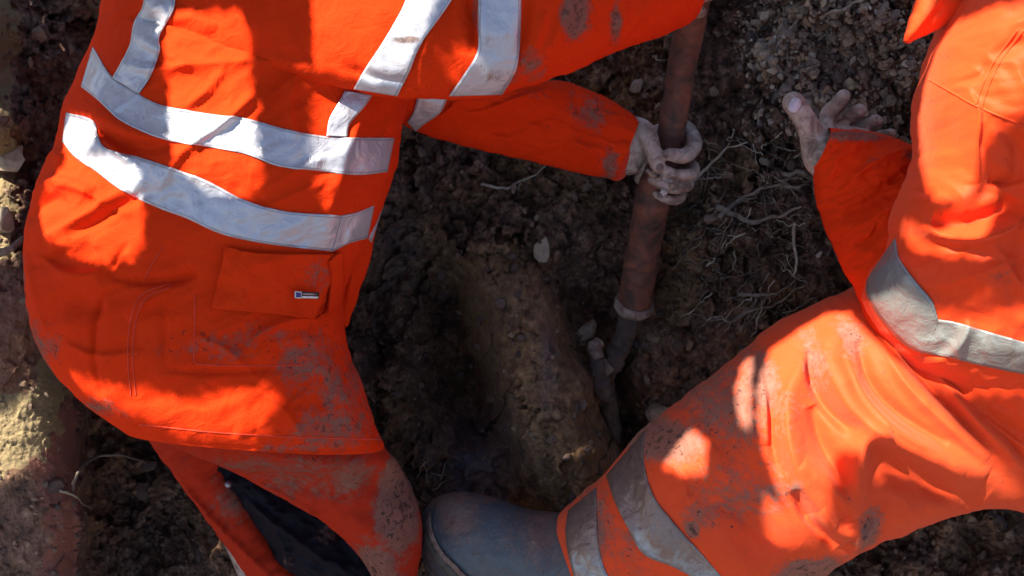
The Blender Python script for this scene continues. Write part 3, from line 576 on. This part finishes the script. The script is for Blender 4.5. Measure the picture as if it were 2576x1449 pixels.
# body under the clothes, head above the picture, hand on the pipe
def body(parts, parent, vox=.0026):
    A = Acc()
    for pts, rad in parts: V, F = rtube(pts, rad, 26, 18); A.add(V, F)
    o = mesh('body', np.vstack(A.V), A.F, M_SK, parent)
    r = o.modifiers.new('r', 'REMESH'); r.mode = 'VOXEL'; r.voxel_size = vox; r.use_smooth_shade = True
    s = o.modifiers.new('s', 'SMOOTH'); s.iterations = 4; s.factor = .5
    dg = bpy.context.evaluated_depsgraph_get(); me = bpy.data.meshes.new_from_object(o.evaluated_get(dg)); o.modifiers.clear(); o.data = me
    me.polygons.foreach_set('use_smooth', [True] * len(me.polygons)); return o
q = lambda l: [L(*p) for p in l]
mm = .001
ZP = -.20     # pipe height at the grip
HL = [([L(560,880,.0), L(640,450,.08), L(780,0,.10), L(900,-330,.16)], [.08,.10,.11,.09]), (q([(900,-330,.2),(1000,-480,.22),(1040,-560,.22)]), [.06,.055,.055]),
      (q([(1060,-600,.22),(1110,-690,.2),(1120,-760,.2)]), [.075,.09,.07]), (q([(1190,-640,.17),(1215,-650,.165)]), [.02,.012]),
      (q([(860,-280,.2),(1200,-60,.22),(1500,-60,.17),(1730,-35,.08)]), [.07,.055,.045,.032]),
      (q([(900,0,.08),(1020,200,.0),(1200,275,-.045),(1330,290,-.08),(1480,340,-.14),(1580,362,-.18)]), [.05,.03,.026,.026,.026,.026]),
      (q([(560,930,-.04),(800,1190,-.18),(960,1350,-.26),(980,1560,-.32)]), [.08,.05,.045,.04]), (q([(500,950,-.12),(560,1200,-.30),(700,1500,-.36)]), [.08,.045,.05]),
      # palm and thumb base
      (q([(1572,330,-.185),(1585,365,-.185),(1582,405,-.19)]), [28*mm,31*mm,24*mm]), (q([(1600,345,-.20),(1625,400,-.225),(1625,440,-.23)]), [22*mm,20*mm,18*mm]),
      (q([(1592,318,-.175),(1622,330,-.162),(1640,372,-.155),(1655,418,-.152)]), [18*mm,17*mm,15*mm,12.5*mm]),
      # fingers come round behind the pipe and close over its front
      (q([(1610,350,-.225),(1690,318,-.262),(1728,322,-.225),(1748,362,-.18),(1722,392,-.155),(1684,388,-.152)]), [13*mm,12*mm,12*mm,13*mm,13*mm,11*mm]),
      (q([(1615,400,-.235),(1690,395,-.262),(1740,415,-.215),(1742,436,-.18),(1702,440,-.158),(1660,424,-.155)]), [11*mm,10.5*mm,10*mm,10*mm,10*mm,9*mm]),
      (q([(1615,430,-.235),(1680,430,-.262),(1728,452,-.215),(1726,470,-.185),(1688,473,-.162),(1640,452,-.160)]), [11*mm,10*mm,9.5*mm,9.5*mm,9.5*mm,8*mm]),
      (q([(1610,450,-.235),(1670,460,-.262),(1712,485,-.22),(1706,502,-.195),(1680,502,-.178),(1650,488,-.172)]), [10*mm,9*mm,8.5*mm,8.5*mm,8*mm,7*mm]),
      # near hand closed round the top of the pipe, just above the picture
      (q([(1735,-30,.07),(1790,-45,.05),(1815,-70,.02)]), [28*mm,24*mm,18*mm]), (q([(1790,-30,.06),(1830,-40,.01),(1800,-30,-.03)]), [11*mm,10*mm,9*mm]), (q([(1780,-60,.05),(1830,-75,.01),(1800,-65,-.03)]), [11*mm,10*mm,9*mm]),
      (q([(1775,-90,.05),(1825,-105,.01),(1795,-95,-.03)]), [11*mm,10*mm,9*mm]), (q([(1765,-115,.04),(1815,-130,.01),(1785,-120,-.02)]), [9*mm,8*mm,8*mm]), (q([(1750,-20,.07),(1740,20,.03),(1760,30,-.01)]), [13*mm,12*mm,10*mm])]
bl = body(HL, pl)
bBL = None
for (x, y, z, tx, ty) in ((1660,421,-.141,14,12),(1678,387,-.144,10,13)):
    c_ = L(x, y, z)
    V = IV2 * np.array([.0065, .0075, .0022]) + c_; mesh('nail', V, IF2, M_RIM, bl)
# clots of mud stuck to the fingers
A = Acc()
for x, y, r in ((1640,440,12),(1655,452,10),(1690,470,9),(1672,485,12),(1630,432,10),(1700,480,9),(1650,430,8),(1715,462,8),(1660,492,10)):
    V, F = rock(r * .65e-3, .8, .2, True); A.add(V + L(x, y, -.150), F, rng.uniform(.4, 1))
mesh('mud_clots', np.vstack(A.V), A.F, M_GRAV, bl, smooth=False, attrs={'tone': np.concatenate(A.A)})
hl = empty('safety_helmet', Wv(L(1110, -720, .22))); tag(hl, 'white safety helmet on the head of the bending worker, above the picture', 'helmet')
a_ = np.linspace(0, np.pi / 2, 14); th_ = np.linspace(0, 2 * np.pi, 40, endpoint=False); hc = L(1120, -745, .21)
prof = [(.155, -.005), (.155, 0)] + [(.125 * math.cos(x), .004 + .13 * math.sin(x)) for x in a_[:-1]] + [(.002, .134)]
V = np.array([[r * math.cos(t) * .85, h + 0 * t, r * math.sin(t)] for r, h in prof for t in th_]) + hc
mesh('shell', V, gridF(len(prof), 40, True).tolist(), M_WHITE, hl)
# ---------------------------------------------------------------- pipe tool
pp = empty('rusty_pipe', Wv(L(1520, 1000, -.55))); tag(pp, 'long rusty pipe gripped by the bending worker, its end down in the trench', 'pipe')
def pseg(pts, rad, name, m, n=60, seg=40, j=.0012):
    P = spline(q(pts), n); R = spline(rad, n)[:, 0]; V, F = tube_arrays(P, R, seg)
    dd = V - np.repeat(P, seg, 0); a = np.tile(np.arange(seg), n); b = np.repeat(np.arange(n), seg)
    V = V + dd * (fbm(a * .25, b * .35, 3, 31) * j / R.mean())[:, None] * 2
    return mesh(name, V, F, m, pp)
pseg([(1800,-260,.06),(1760,-60,-.02),(1722,130,-.11),(1690,330,-.19),(1672,430,-.215)], [.024,.024,.0235,.023,.023], 'shaft', M_RUST)
pseg([(1668,425,-.215),(1648,480,-.225),(1620,620,-.30),(1596,765,-.37)], [.029,.0295,.030,.031], 'socket', M_RUST)
pseg([(1598,757,-.366),(1594,772,-.374),(1592,782,-.379)], [.034,.0365,.032], 'collar', M_RIM, 14)
pseg([(1592,780,-.38),(1572,850,-.42),(1545,905,-.45),(1525,950,-.48),(1530,1010,-.52),(1548,1110,-.58)], [.021,.019,.018,.016,.017,.018], 'rod', M_RUSTD, j=.004)
pseg([(1530,935,-.44),(1505,905,-.43),(1497,875,-.42),(1508,858,-.425)], [.013,.012,.013,.010], 'hook', M_RIM, 24, 16, .002)
pseg([(1500,900,-.43),(1508,950,-.435),(1520,985,-.44),(1538,1003,-.45)], [.014,.016,.015,.008], 'hook', M_RUSTD, 24, 16, .004)
# ---------------------------------------------------------------- right worker
pr = empty('person', Wv((.75, -.35, -.4)))
tag(pr, 'worker in glossy orange waterproofs holding one muddy hand open with thumb up', 'person', 'workers in the trench')
JR = [(2560,-420,3000,-420,.22,.15),(2490,-200,3020,-200,.22,.17),(2420,-20,3040,-40,.22,.18),(2372,80,3040,60,.21,.185),(2335,200,3040,180,.20,.19),(2318,290,3040,290,.19,.19),(2322,380,3040,400,.18,.18),(2285,470,3040,500,.16,.17),(2252,540,3040,600,.15,.16),
      (2240,625,3040,700,.13,.15),(2196,690,3040,780,.12,.14),(2182,760,3030,860,.10,.13),(2230,850,2960,930,.08,.12),(2285,915,2880,950,.06,.11),(2350,962,2780,955,.045,.10)]
FJ = [([(2255,525),(2275,585),(2340,612),(2420,590),(2480,540),(2505,470)],22,24,'j'),([(2290,560),(2350,572),(2420,550),(2450,515)],22,-20,'r'),([(2395,475),(2430,478),(2470,470)],12,-14,'j'),
      ([(2350,240),(2372,330),(2370,420),(2375,480)],26,14,'k'),([(2430,330),(2460,400),(2450,470)],24,-8,'r'),([(2340,290),(2330,340),(2340,400)],14,-8,'r'),([(2370,130),(2460,110),(2540,60)],24,8,'k'),([(2400,190),(2470,160),(2560,150)],16,-5,'r'),
      ([(2510,490),(2480,620),(2500,700)],40,-8,'r'),([(2340,640),(2400,700),(2380,780)],50,8,'r'),([(2365,800),(2352,850),(2325,890),(2290,915)],20,10,'j'),([(2400,200),(2380,230),(2330,240)],10,-6,'r'),
      ([(2540,520),(2560,640),(2520,760)],40,12,'r'),([(2230,860),(2300,900),(2400,930)],24,8,'r'),([(2420,780),(2480,790),(2576,760)],30,9,'r')]
jr, VJ, FJf = loft('jacket', JR, M_PVC, pr, 300, 300, FL=FJ, noise=(6,120,90,60,0), mud=[(2420,700,120,80,.28),(2280,880,50,60,.3)], sq=2.5, seed=21)
FA = [(2046,420,2085,322,.03,.03),(2048,450,2150,328,.02,.045),(2054,500,2240,345,.01,.055),(2070,560,2325,390,.01,.065),(2098,625,2350,450,.02,.07),(2130,690,2370,520,.03,.075),(2165,760,2390,620,.04,.075),(2205,845,2400,740,.05,.07),(2282,912,2420,820,.04,.06)]
FF = [([(2070,470),(2085,410),(2110,370)],12,6,'k'),([(2085,500),(2150,430),(2230,390),(2300,375)],16,9,'k'),([(2100,560),(2180,500),(2260,440),(2320,410)],16,-9,'r'),([(2110,590),(2200,530),(2290,460)],18,11,'k'),([(2130,620),(2170,600),(2180,560)],10,-7,'r'),
      ([(2140,660),(2200,590),(2260,520)],16,10,'k'),([(2165,720),(2210,640),(2255,570)],12,10,'k'),([(2190,770),(2220,690),(2250,620)],10,8,'k'),([(2060,355),(2120,345),(2220,350)],8,4,'r')]
fa, VA, FAf = loft('forearm_sleeve', FA, M_OR, jr, 200, 130, FL=FF, noise=(5,90,40,-35,0), mud=[(2130,350,110,20,.8),(2280,400,60,20,.6),(2190,420,80,30,.3)], seed=23, cap=False)
HP = [(2240,800,2900,700,.03,.11),(2285,900,2900,860,.04,.12),(2300,945,2900,960,.035,.12),(2340,1015,2900,1060,.02,.12),(2420,1105,2900,1160,.0,.12),(2500,1185,2900,1240,-.02,.12),(2600,1262,2900,1320,-.05,.11),(2700,1340,2900,1400,-.08,.08)]
hp, VH, FHf = loft('trousers', HP, M_PVC, pr, 200, 140, FL=[([(2340,960),(2420,1040),(2560,1140)],30,8,'k'),([(2420,1000),(2500,1060),(2576,1100)],30,-7,'r'),([(2305,945),(2420,1098),(2590,1248)],10,-3,'r')], noise=(5,90,50,40,0), seed=25)
LG = [(2420,560,2960,1440,-.06,.15),(2270,650,2780,1370,-.06,.15),(2140,725,2610,1300,-.06,.15),(2050,765,2500,1275,-.06,.15),(1950,815,2400,1290,-.06,.15),(1850,898,2270,1335,-.07,.15),(1765,968,2190,1365,-.08,.15),(1700,1018,2115,1405,-.10,.15),(1630,1072,2050,1450,-.12,.145),(1575,1128,1960,1500,-.14,.14),(1525,1192,1860,1540,-.16,.135),
      (1475,1235,1740,1560,-.18,.125),(1430,1272,1620,1580,-.20,.12),(1404,1300,1540,1590,-.215,.115),(1398,1330,1500,1600,-.22,.11)]
FK = 2.3
FK = 1.9
FG = [([(2078,790),(2022,870),(2040,965),(2095,1035),(2200,1098),(2340,1165)],26,7,'j'),([(2150,850),(2195,945),(2285,1040),(2400,1135)],20,5,'j'),([(2262,905),(2325,1000),(2430,1110),(2540,1210)],18,5,'j'),([(1985,880),(1928,965),(1920,1075),(1955,1185),(2045,1280)],24,6,'j'),([(2100,1330),(2130,1300),(2150,1250)],14,6,'k'),([(1790,960),(1820,1010),(1830,1080)],16,5,'k'),([(1640,1120),(1690,1180),(1700,1260)],14,4,'k'),([(2075,800),(2040,870),(2060,960),(2110,1030),(2200,1085),(2330,1150),(2400,1180)],36,15,'r'),([(2008,850),(1996,930),(2030,1010),(2085,1060)],15,-15,'r'),([(2105,850),(2125,940),(2190,1020),(2300,1090)],13,-10,'r'),
      ([(2150,850),(2200,940),(2290,1030),(2400,1120)],26,9,'r'),([(2205,880),(2262,955),(2350,1050),(2450,1135)],13,-10,'r'),([(2260,900),(2330,1000),(2430,1100),(2540,1200)],26,10,'r'),([(2070,880),(2100,970),(2170,1050),(2260,1100)],9,6,'r'),
      ([(1985,880),(1932,960),(1926,1070),(1962,1180),(2050,1270)],42,16,'r'),([(1990,1000),(2015,1090),(2062,1180)],18,-11,'r'),([(1882,890),(1878,990),(1882,1090)],30,11,'k'),([(1835,990),(1850,1070),(1872,1140)],24,8,'r'),([(1905,960),(1893,1060),(1915,1160)],12,-9,'r'),
      ([(2155,1060),(2100,1078),(2085,1180),(2090,1285)],24,15,'r'),([(2125,1135),(2210,1160),(2330,1215),(2420,1240)],34,-12,'r'),([(1955,1120),(2030,1190),(2085,1260)],20,9,'r'),([(1940,1190),(1985,1265),(2060,1335)],14,-16,'r'),([(1990,1250),(2040,1290),(2085,1320)],20,12,'r'),
      ([(1700,1060),(1760,1130),(1790,1230)],36,8,'r'),([(1770,1180),(1850,1280),(1960,1340)],32,-8,'r'),([(1690,1220),(1780,1330),(1880,1420)],36,8,'r'),([(1600,1120),(1560,1200),(1600,1300)],26,-5,'r'),([(2080,1270),(2110,1330),(2100,1390)],22,12,'r'),([(2160,1240),(2250,1260),(2380,1230)],44,8,'r')]
lg, VL, FLf = loft('trouser_leg', LG, M_PVCD, hp, 420, 300, FL=FG, noise=(3.2,90,190,-35,0), mud=[(1800,1000,150,120,.42),(1650,1090,90,50,.8),(1740,1250,60,60,.4),(2000,900,30,90,.4),(1830,1200,120,90,.36),(1880,950,40,90,.6),(2000,1400,90,40,.8),(2130,1300,40,60,.6),(2090,840,30,50,.6),(1480,1300,60,90,.5),(1570,1350,60,120,.25),(1940,1180,20,20,.5),(1712,1290,14,18,1.2)], sq=2.2, seed=27)
FK = 1.7; bL = bvh((VL, FLf)); bJ = bvh((VJ, FJf), (VA, FAf)); bJ0 = bvh((VJ, FJf))
drape(RB, [(2250,600),(2262,650),(2300,705),(2345,760),(2362,812)], [(2178,705),(2182,750),(2220,810),(2270,865),(2320,890)], bJ, M_TPG, jr, 100, 14, off=.004)
drape(RB, [(2358,805),(2420,815),(2500,840),(2580,862),(2640,875)], [(2318,888),(2380,898),(2460,918),(2576,942),(2640,950)], bJ0, M_TPG, jr, 100, 14, off=.004)
drape(RB, [(1622,1082),(1618,1150),(1640,1240),(1690,1310),(1760,1390),(1830,1470),(1880,1530)], [(1524,1196),(1545,1260),(1580,1330),(1620,1395),(1700,1430),(1780,1480),(1800,1540)], bL, M_TPD, hp, 160, 16, crinkle=2, mud=[(1590,1150,70,90,1.0),(1610,1250,60,60,.8),(1700,1350,60,60,.35)])
drape(RB, [(1500,1225),(1500,1290),(1503,1360),(1520,1430),(1560,1500)], [(1428,1285),(1422,1340),(1430,1400),(1450,1470),(1480,1540)], bL, M_TPD, hp, 100, 14, crinkle=2, mud=[(1470,1300,50,90,.4)])
bJh = bJ0
for s_ in ([(2576,75),(2520,150),(2490,210),(2470,270)],[(2560,75),(2505,150),(2474,210),(2455,262)],[(2338,200),(2400,235),(2460,268),(2580,318)]): seam(jr, bJ0, s_, .0016, M_PVC)
bH = bvh((VH, FHf))
seam(hp, bH, [(2312,945),(2350,1010),(2430,1098),(2510,1178),(2590,1240)], .002, M_PVC)
# collar flap
CF = [(2400,-260,2520,-200,.22,.03),(2350,-120,2500,-60,.22,.03),(2318,-30,2440,20,.22,.028),(2290,40,2375,65,.21,.022),(2276,85,2318,95,.205,.012),(2272,104,2290,110,.20,.005)]
cf, VC, FC = loft('collar', CF, M_PVC, jr, 80, 50, 16, FL=[([(2400,-60),(2330,30),(2280,100)],14,6,'k')], noise=(2,50,50,0,0), seed=29)
# body and the open hand
HR = [(q([(2750,900,.02),(2760,500,.12),(2760,100,.2),(2740,-200,.22)]), [.10,.11,.12,.09]), (q([(2740,-200,.22),(2660,-330,.22),(2620,-400,.22)]), [.06,.05,.05]), (q([(2600,-440,.22),(2560,-520,.2),(2560,-590,.2)]), [.07,.09,.07]), (q([(2475,-480,.19),(2455,-490,.18)]), [.02,.012]),
      (q([(2640,0,.22),(2540,300,.2),(2440,600,.12),(2330,690,.07),(2200,560,.02),(2110,430,.02)]), [.07,.055,.045,.042,.036,.030]),
      (q([(2720,980,-.02),(2400,1050,-.06),(2100,1150,-.09),(1750,1280,-.15),(1560,1420,-.2),(1440,1440,-.25)]), [.11,.09,.085,.07,.05,.045]), (q([(2760,980,.0),(2800,1250,-.1),(2820,1600,-.2)]), [.10,.08,.06]),
      (q([(2110,430,.015),(2070,395,.015),(2052,350,.012)]), [30*mm,30*mm,24*mm]), (q([(2100,400,-.005),(2130,355,-.02),(2170,352,-.025)]), [28*mm,22*mm,18*mm]), (q([(2140,380,-.01),(2200,370,-.02)]), [22*mm,20*mm]),
      (q([(2060,395,.012),(2042,335,.018),(2018,290,.022),(1996,258,.022)]), [22*mm,19*mm,17*mm,17*mm]),
      (q([(2085,345,-.02),(2082,290,-.05),(2108,262,-.035),(2122,242,-.02)]), [14*mm,13*mm,12.5*mm,11*mm]),
      (q([(2120,345,-.025),(2120,305,-.055),(2148,288,-.035),(2162,278,-.02)]), [14*mm,12.5*mm,12.5*mm,11*mm]),
      (q([(2160,350,-.03),(2165,325,-.055),(2190,312,-.035),(2204,304,-.022)]), [13*mm,11.5*mm,11*mm,10*mm]),
      (q([(2200,360,-.03),(2210,345,-.05),(2228,340,-.035),(2240,336,-.022)]), [11*mm,10*mm,9*mm,8.5*mm])]
br = body(HR, pr)
nt_ = topx; V = IV2 * np.array([.0100, .0125, .0030]); V = V @ np.array([[.86, -.5, 0], [.5, .86, 0], [0, 0, 1]]) + L(1999, 265, .0385)
mesh('nail', V, IF2, M_NAIL, br)
# boot
BT = [(1057,1345,1059,1360,-.30,.010),(1059,1310,1072,1412,-.30,.032),(1070,1280,1098,1450,-.30,.050),(1095,1254,1132,1478,-.30,.066),(1130,1241,1175,1500,-.295,.078),(1175,1240,1225,1515,-.29,.085),(1235,1252,1280,1525,-.285,.088),(1300,1273,1335,1530,-.275,.090),(1360,1287,1390,1535,-.265,.092),(1420,1290,1440,1540,-.25,.095),(1500,1270,1510,1550,-.24,.095)]
bo = empty('rubber_boot', Wv(L(1300, 1420, -.42))); tag(bo, 'muddy navy rubber boot with a rounded toe below the orange trouser cuff', 'boot')
bt, VB, FB = loft('upper', BT, M_BOOT, bo, 180, 120, 40, FL=[([(1180,1330),(1200,1400),(1190,1449)],40,-2,'r'),([(1330,1290),(1350,1360),(1345,1440)],22,3,'r'),([(1380,1290),(1395,1360),(1390,1440)],18,-3,'r')], noise=(1.5,90,90,0,0), mud=[(1150,1290,50,40,.5),(1130,1250,70,25,.5),(1350,1320,60,60,.3),(1250,1250,80,10,.4)], seed=31)
bB = bvh((VB, FB))
drape('toe_strip', [(1075,1296),(1080,1340),(1104,1390),(1148,1438),(1196,1490)], [(1084,1290),(1088,1334),(1112,1384),(1156,1430),(1206,1482)], bB, M_RIM, bo, 60, 5, off=.004, thick=.003)
drape('toe_strip', [(1062,1300),(1066,1345),(1092,1400),(1135,1449),(1180,1500)], [(1078,1292),(1082,1340),(1108,1392),(1150,1440),(1192,1490)], bB, M_SOLE, bo, 60, 5, off=.002, thick=.004)
SO = [(1053,1350,1060,1375,-.335,.012),(1058,1335,1070,1430,-.34,.02),(1072,1330,1100,1475,-.345,.025),(1110,1330,1140,1510,-.35,.025),(1180,1330,1210,1535,-.35,.025),(1300,1330,1320,1550,-.35,.025),(1500,1330,1510,1570,-.35,.025)]
loft('sole', SO, M_SOLE, bo, 100, 40, 20, seed=33)
# ---------------------------------------------------------------- added unseen sheet towards the sun, openings cut to shape the sun patches
bpy.context.view_layer.update()
ballV = [VT, VU, VS2, VP, VJ, VA, VH, VL, VB, VC, VR]; ballF = [FTf, FUf, FS2, FP, FJf, FAf, FHf, FLf, FB, FC, FRf]
bAll = bvh(*zip(ballV, ballF))
PN = SL; PC = SL * 1.62; PU = Vector((1, 0, 0)); PU = (PU - PN * PU.dot(PN)).normalized(); PV = PN.cross(PU)
def onsheet(px, py, z=None):
    h = hit(bAll, px, py) if z is None else None
    p = Vector(L(px, py, z if z is not None else float(zbase(np.array([[px, py]]))[0]))) if h is None else Vector(h)
    t = (PC - p).dot(PN); p = p + PN * t; d = p - PC; return d.dot(PU), d.dot(PV)
LIT = [[(408,50),(460,28),(600,30),(625,80),(630,200),(634,290),(655,370),(660,440),(640,482),(590,492),(520,480),(450,430),(432,370),(430,250),(415,150)],
       [(785,-120),(1130,-120),(1105,-10),(1060,110),(1035,190),(985,235),(900,232),(800,215),(788,100)],
       [(792,235),(950,250),(945,330),(870,400),(838,500),(838,530),(820,530),(802,480),(795,400)],
       [(1150,130),(1178,112),(1200,135),(1235,175),(1262,225),(1200,238),(1120,236),(1130,180)],
       [(180,295),(235,300),(245,340),(215,395),(300,400),(352,430),(358,600),(330,650),(270,662),(180,640),(110,590),(100,530),(120,460),(165,410),(160,340)],
       [(180,945),(250,965),(340,985),(400,992),(480,1010),(560,990),(640,985),(700,962),(690,1020),(655,1070),(600,1102),(520,1104),(430,1088),(370,1050),(260,1010),(190,965)],
       [(2400,60),(2500,20),(2620,0),(2620,240),(2545,285),(2470,360),(2452,450),(2440,500),(2350,500),(2320,420),(2312,300),(2330,200),(2360,120)],
       [(2262,560),(2330,590),(2420,560),(2490,470),(2515,490),(2480,590),(2400,640),(2300,625)],
       [(2185,760),(2260,745),(2340,790),(2420,800),(2500,790),(2640,770),(2640,955),(2520,965),(2420,982),(2340,965),(2240,860)],
       [(2075,790),(2130,785),(2190,850),(2290,940),(2400,1060),(2540,1200),(2600,1262),(2480,1235),(2360,1215),(2240,1160),(2130,1130),(2095,1150),(2085,1230),(2085,1290),(2050,1335),(1990,1290),(1945,1200),(1910,1080),(1905,980),(1940,880),(2010,830)],
       [(1872,905),(1890,900),(1888,1080),(1860,1060),(1850,980)],[(1735,1080),(1775,1110),(1775,1190),(1715,1192),(1668,1170),(1705,1120)],[(1925,1250),(1990,1290),(2060,1330),(2060,1345),(1960,1365),(1925,1340)],[(2095,1325),(2145,1330),(2135,1375),(2095,1400)],[(2170,1180),(2215,1190),(2210,1210),(2180,1210)],[(2268,110),(2300,30),(2330,-40),(2370,-60),(2345,10),(2295,100)]]
LITD = [([(-260,-200),(40,-200),(38,200),(34,400),(38,640),(-260,700)], None), ([(118,868),(160,950),(150,1000),(110,1050),(80,1120),(40,1185),(-20,1210),(-260,1220),(-260,1040),(0,1030),(55,1005),(85,950)], None)]
def dens(pg): return [(a[0] + (b[0] - a[0]) * k / 6, a[1] + (b[1] - a[1]) * k / 6) for a, b in zip(pg, pg[1:] + pg[:1]) for k in range(6)]
allp = [onsheet(x, y, -.25) for x, y in ((-200, -500), (3000, -500), (-200, 1800), (3000, 1800))]
xs = [a for a, b in allp]; ys = [b for a, b in allp]; x0, x1, y0, y1 = min(xs) - .05, max(xs) + .1, min(ys) - .05, max(ys) + .05
gx = np.arange(x0, x1, .005); gy = np.arange(y0, y1, .005); nx, ny = len(gx), len(gy)
HX, HY = np.meshgrid(gx, gy, indexing='ij'); HPt = np.stack([HX.ravel(), HY.ravel()], 1); Fq = gridF(nx, ny); cen = HPt[Fq].mean(1)
c3 = np.array(PC) + cen[:, :1] * np.array(PU) + cen[:, 1:] * np.array(PV); sv = np.array(SL); down = -SL
lit3 = np.full((len(c3), 3), np.nan)
for k_, p_ in enumerate(c3):
    h_ = bAll.ray_cast(Vector(p_), down)[0]
    if h_ is not None: lit3[k_] = h_
onb = ~np.isnan(lit3[:, 0]); keep = np.ones(len(Fq), bool); pxy = np.full((len(c3), 2), -9e5); pxy[onb] = topx(lit3[onb])
zz = np.full(len(c3), -.15)
for _ in range(7):
    g_ = c3 + sv * ((zz - c3[:, 2]) / sv[2])[:, None]; q_ = topx(g_); zn = zterr(q_, False); zz = zz * .4 + zn * .6
for pg in LIT: keep &= ~(onb & (polym(pxy, pg) > .5))
for pg, z in LITD: keep &= ~(~onb & (polym(q_, pg) > .5))
Fq = Fq[keep]; used, inv = np.unique(Fq, return_inverse=True)
me = bpy.data.meshes.new('panel'); me.from_pydata(np.column_stack([HPt[used], np.zeros(len(used))]).tolist(), [], inv.reshape(-1, 4).tolist()); me.update()
sh = empty('added_shade_board', Wv(PC)); tag(sh, 'added unseen plywood board, its openings cut to shape the sun patches on the workers and soil', 'board')  # made-up light blocker, out of view between sun and trench
bo_ = link('panel', me, M_PLY, sh); bo_.modifiers.new('t', 'SOLIDIFY').thickness = .009; Mx = Matrix((PU, PV, PN)).transposed(); bo_.rotation_euler = (ROT @ Mx).to_euler()
for sy in (y0 + .05, y1 - .05):  # invented posts and rails holding up the added board
    e0 = np.array(PC + PU * (x1 - .02) + PV * sy - PN * .03); e1 = np.array(PC + PU * (x0 - .3) + PV * sy - PN * .03)
    tw = W(e1); bw = np.array([tw[0], tw[1], tw[2] - 2.9]); V, F = tube_arrays(np.linspace(tw, bw, 6), np.full(6, .03), 8); mesh('post', V, F, M_PLY, sh, world=True)
    e0 = np.array(PC + PU * (x0 + .10) + PV * sy - PN * .03); V, F = tube_arrays(W(np.linspace(e0, e1, 6)), np.full(6, .02), 8); mesh('added_rail', V, F, M_PLY, sh, world=True)
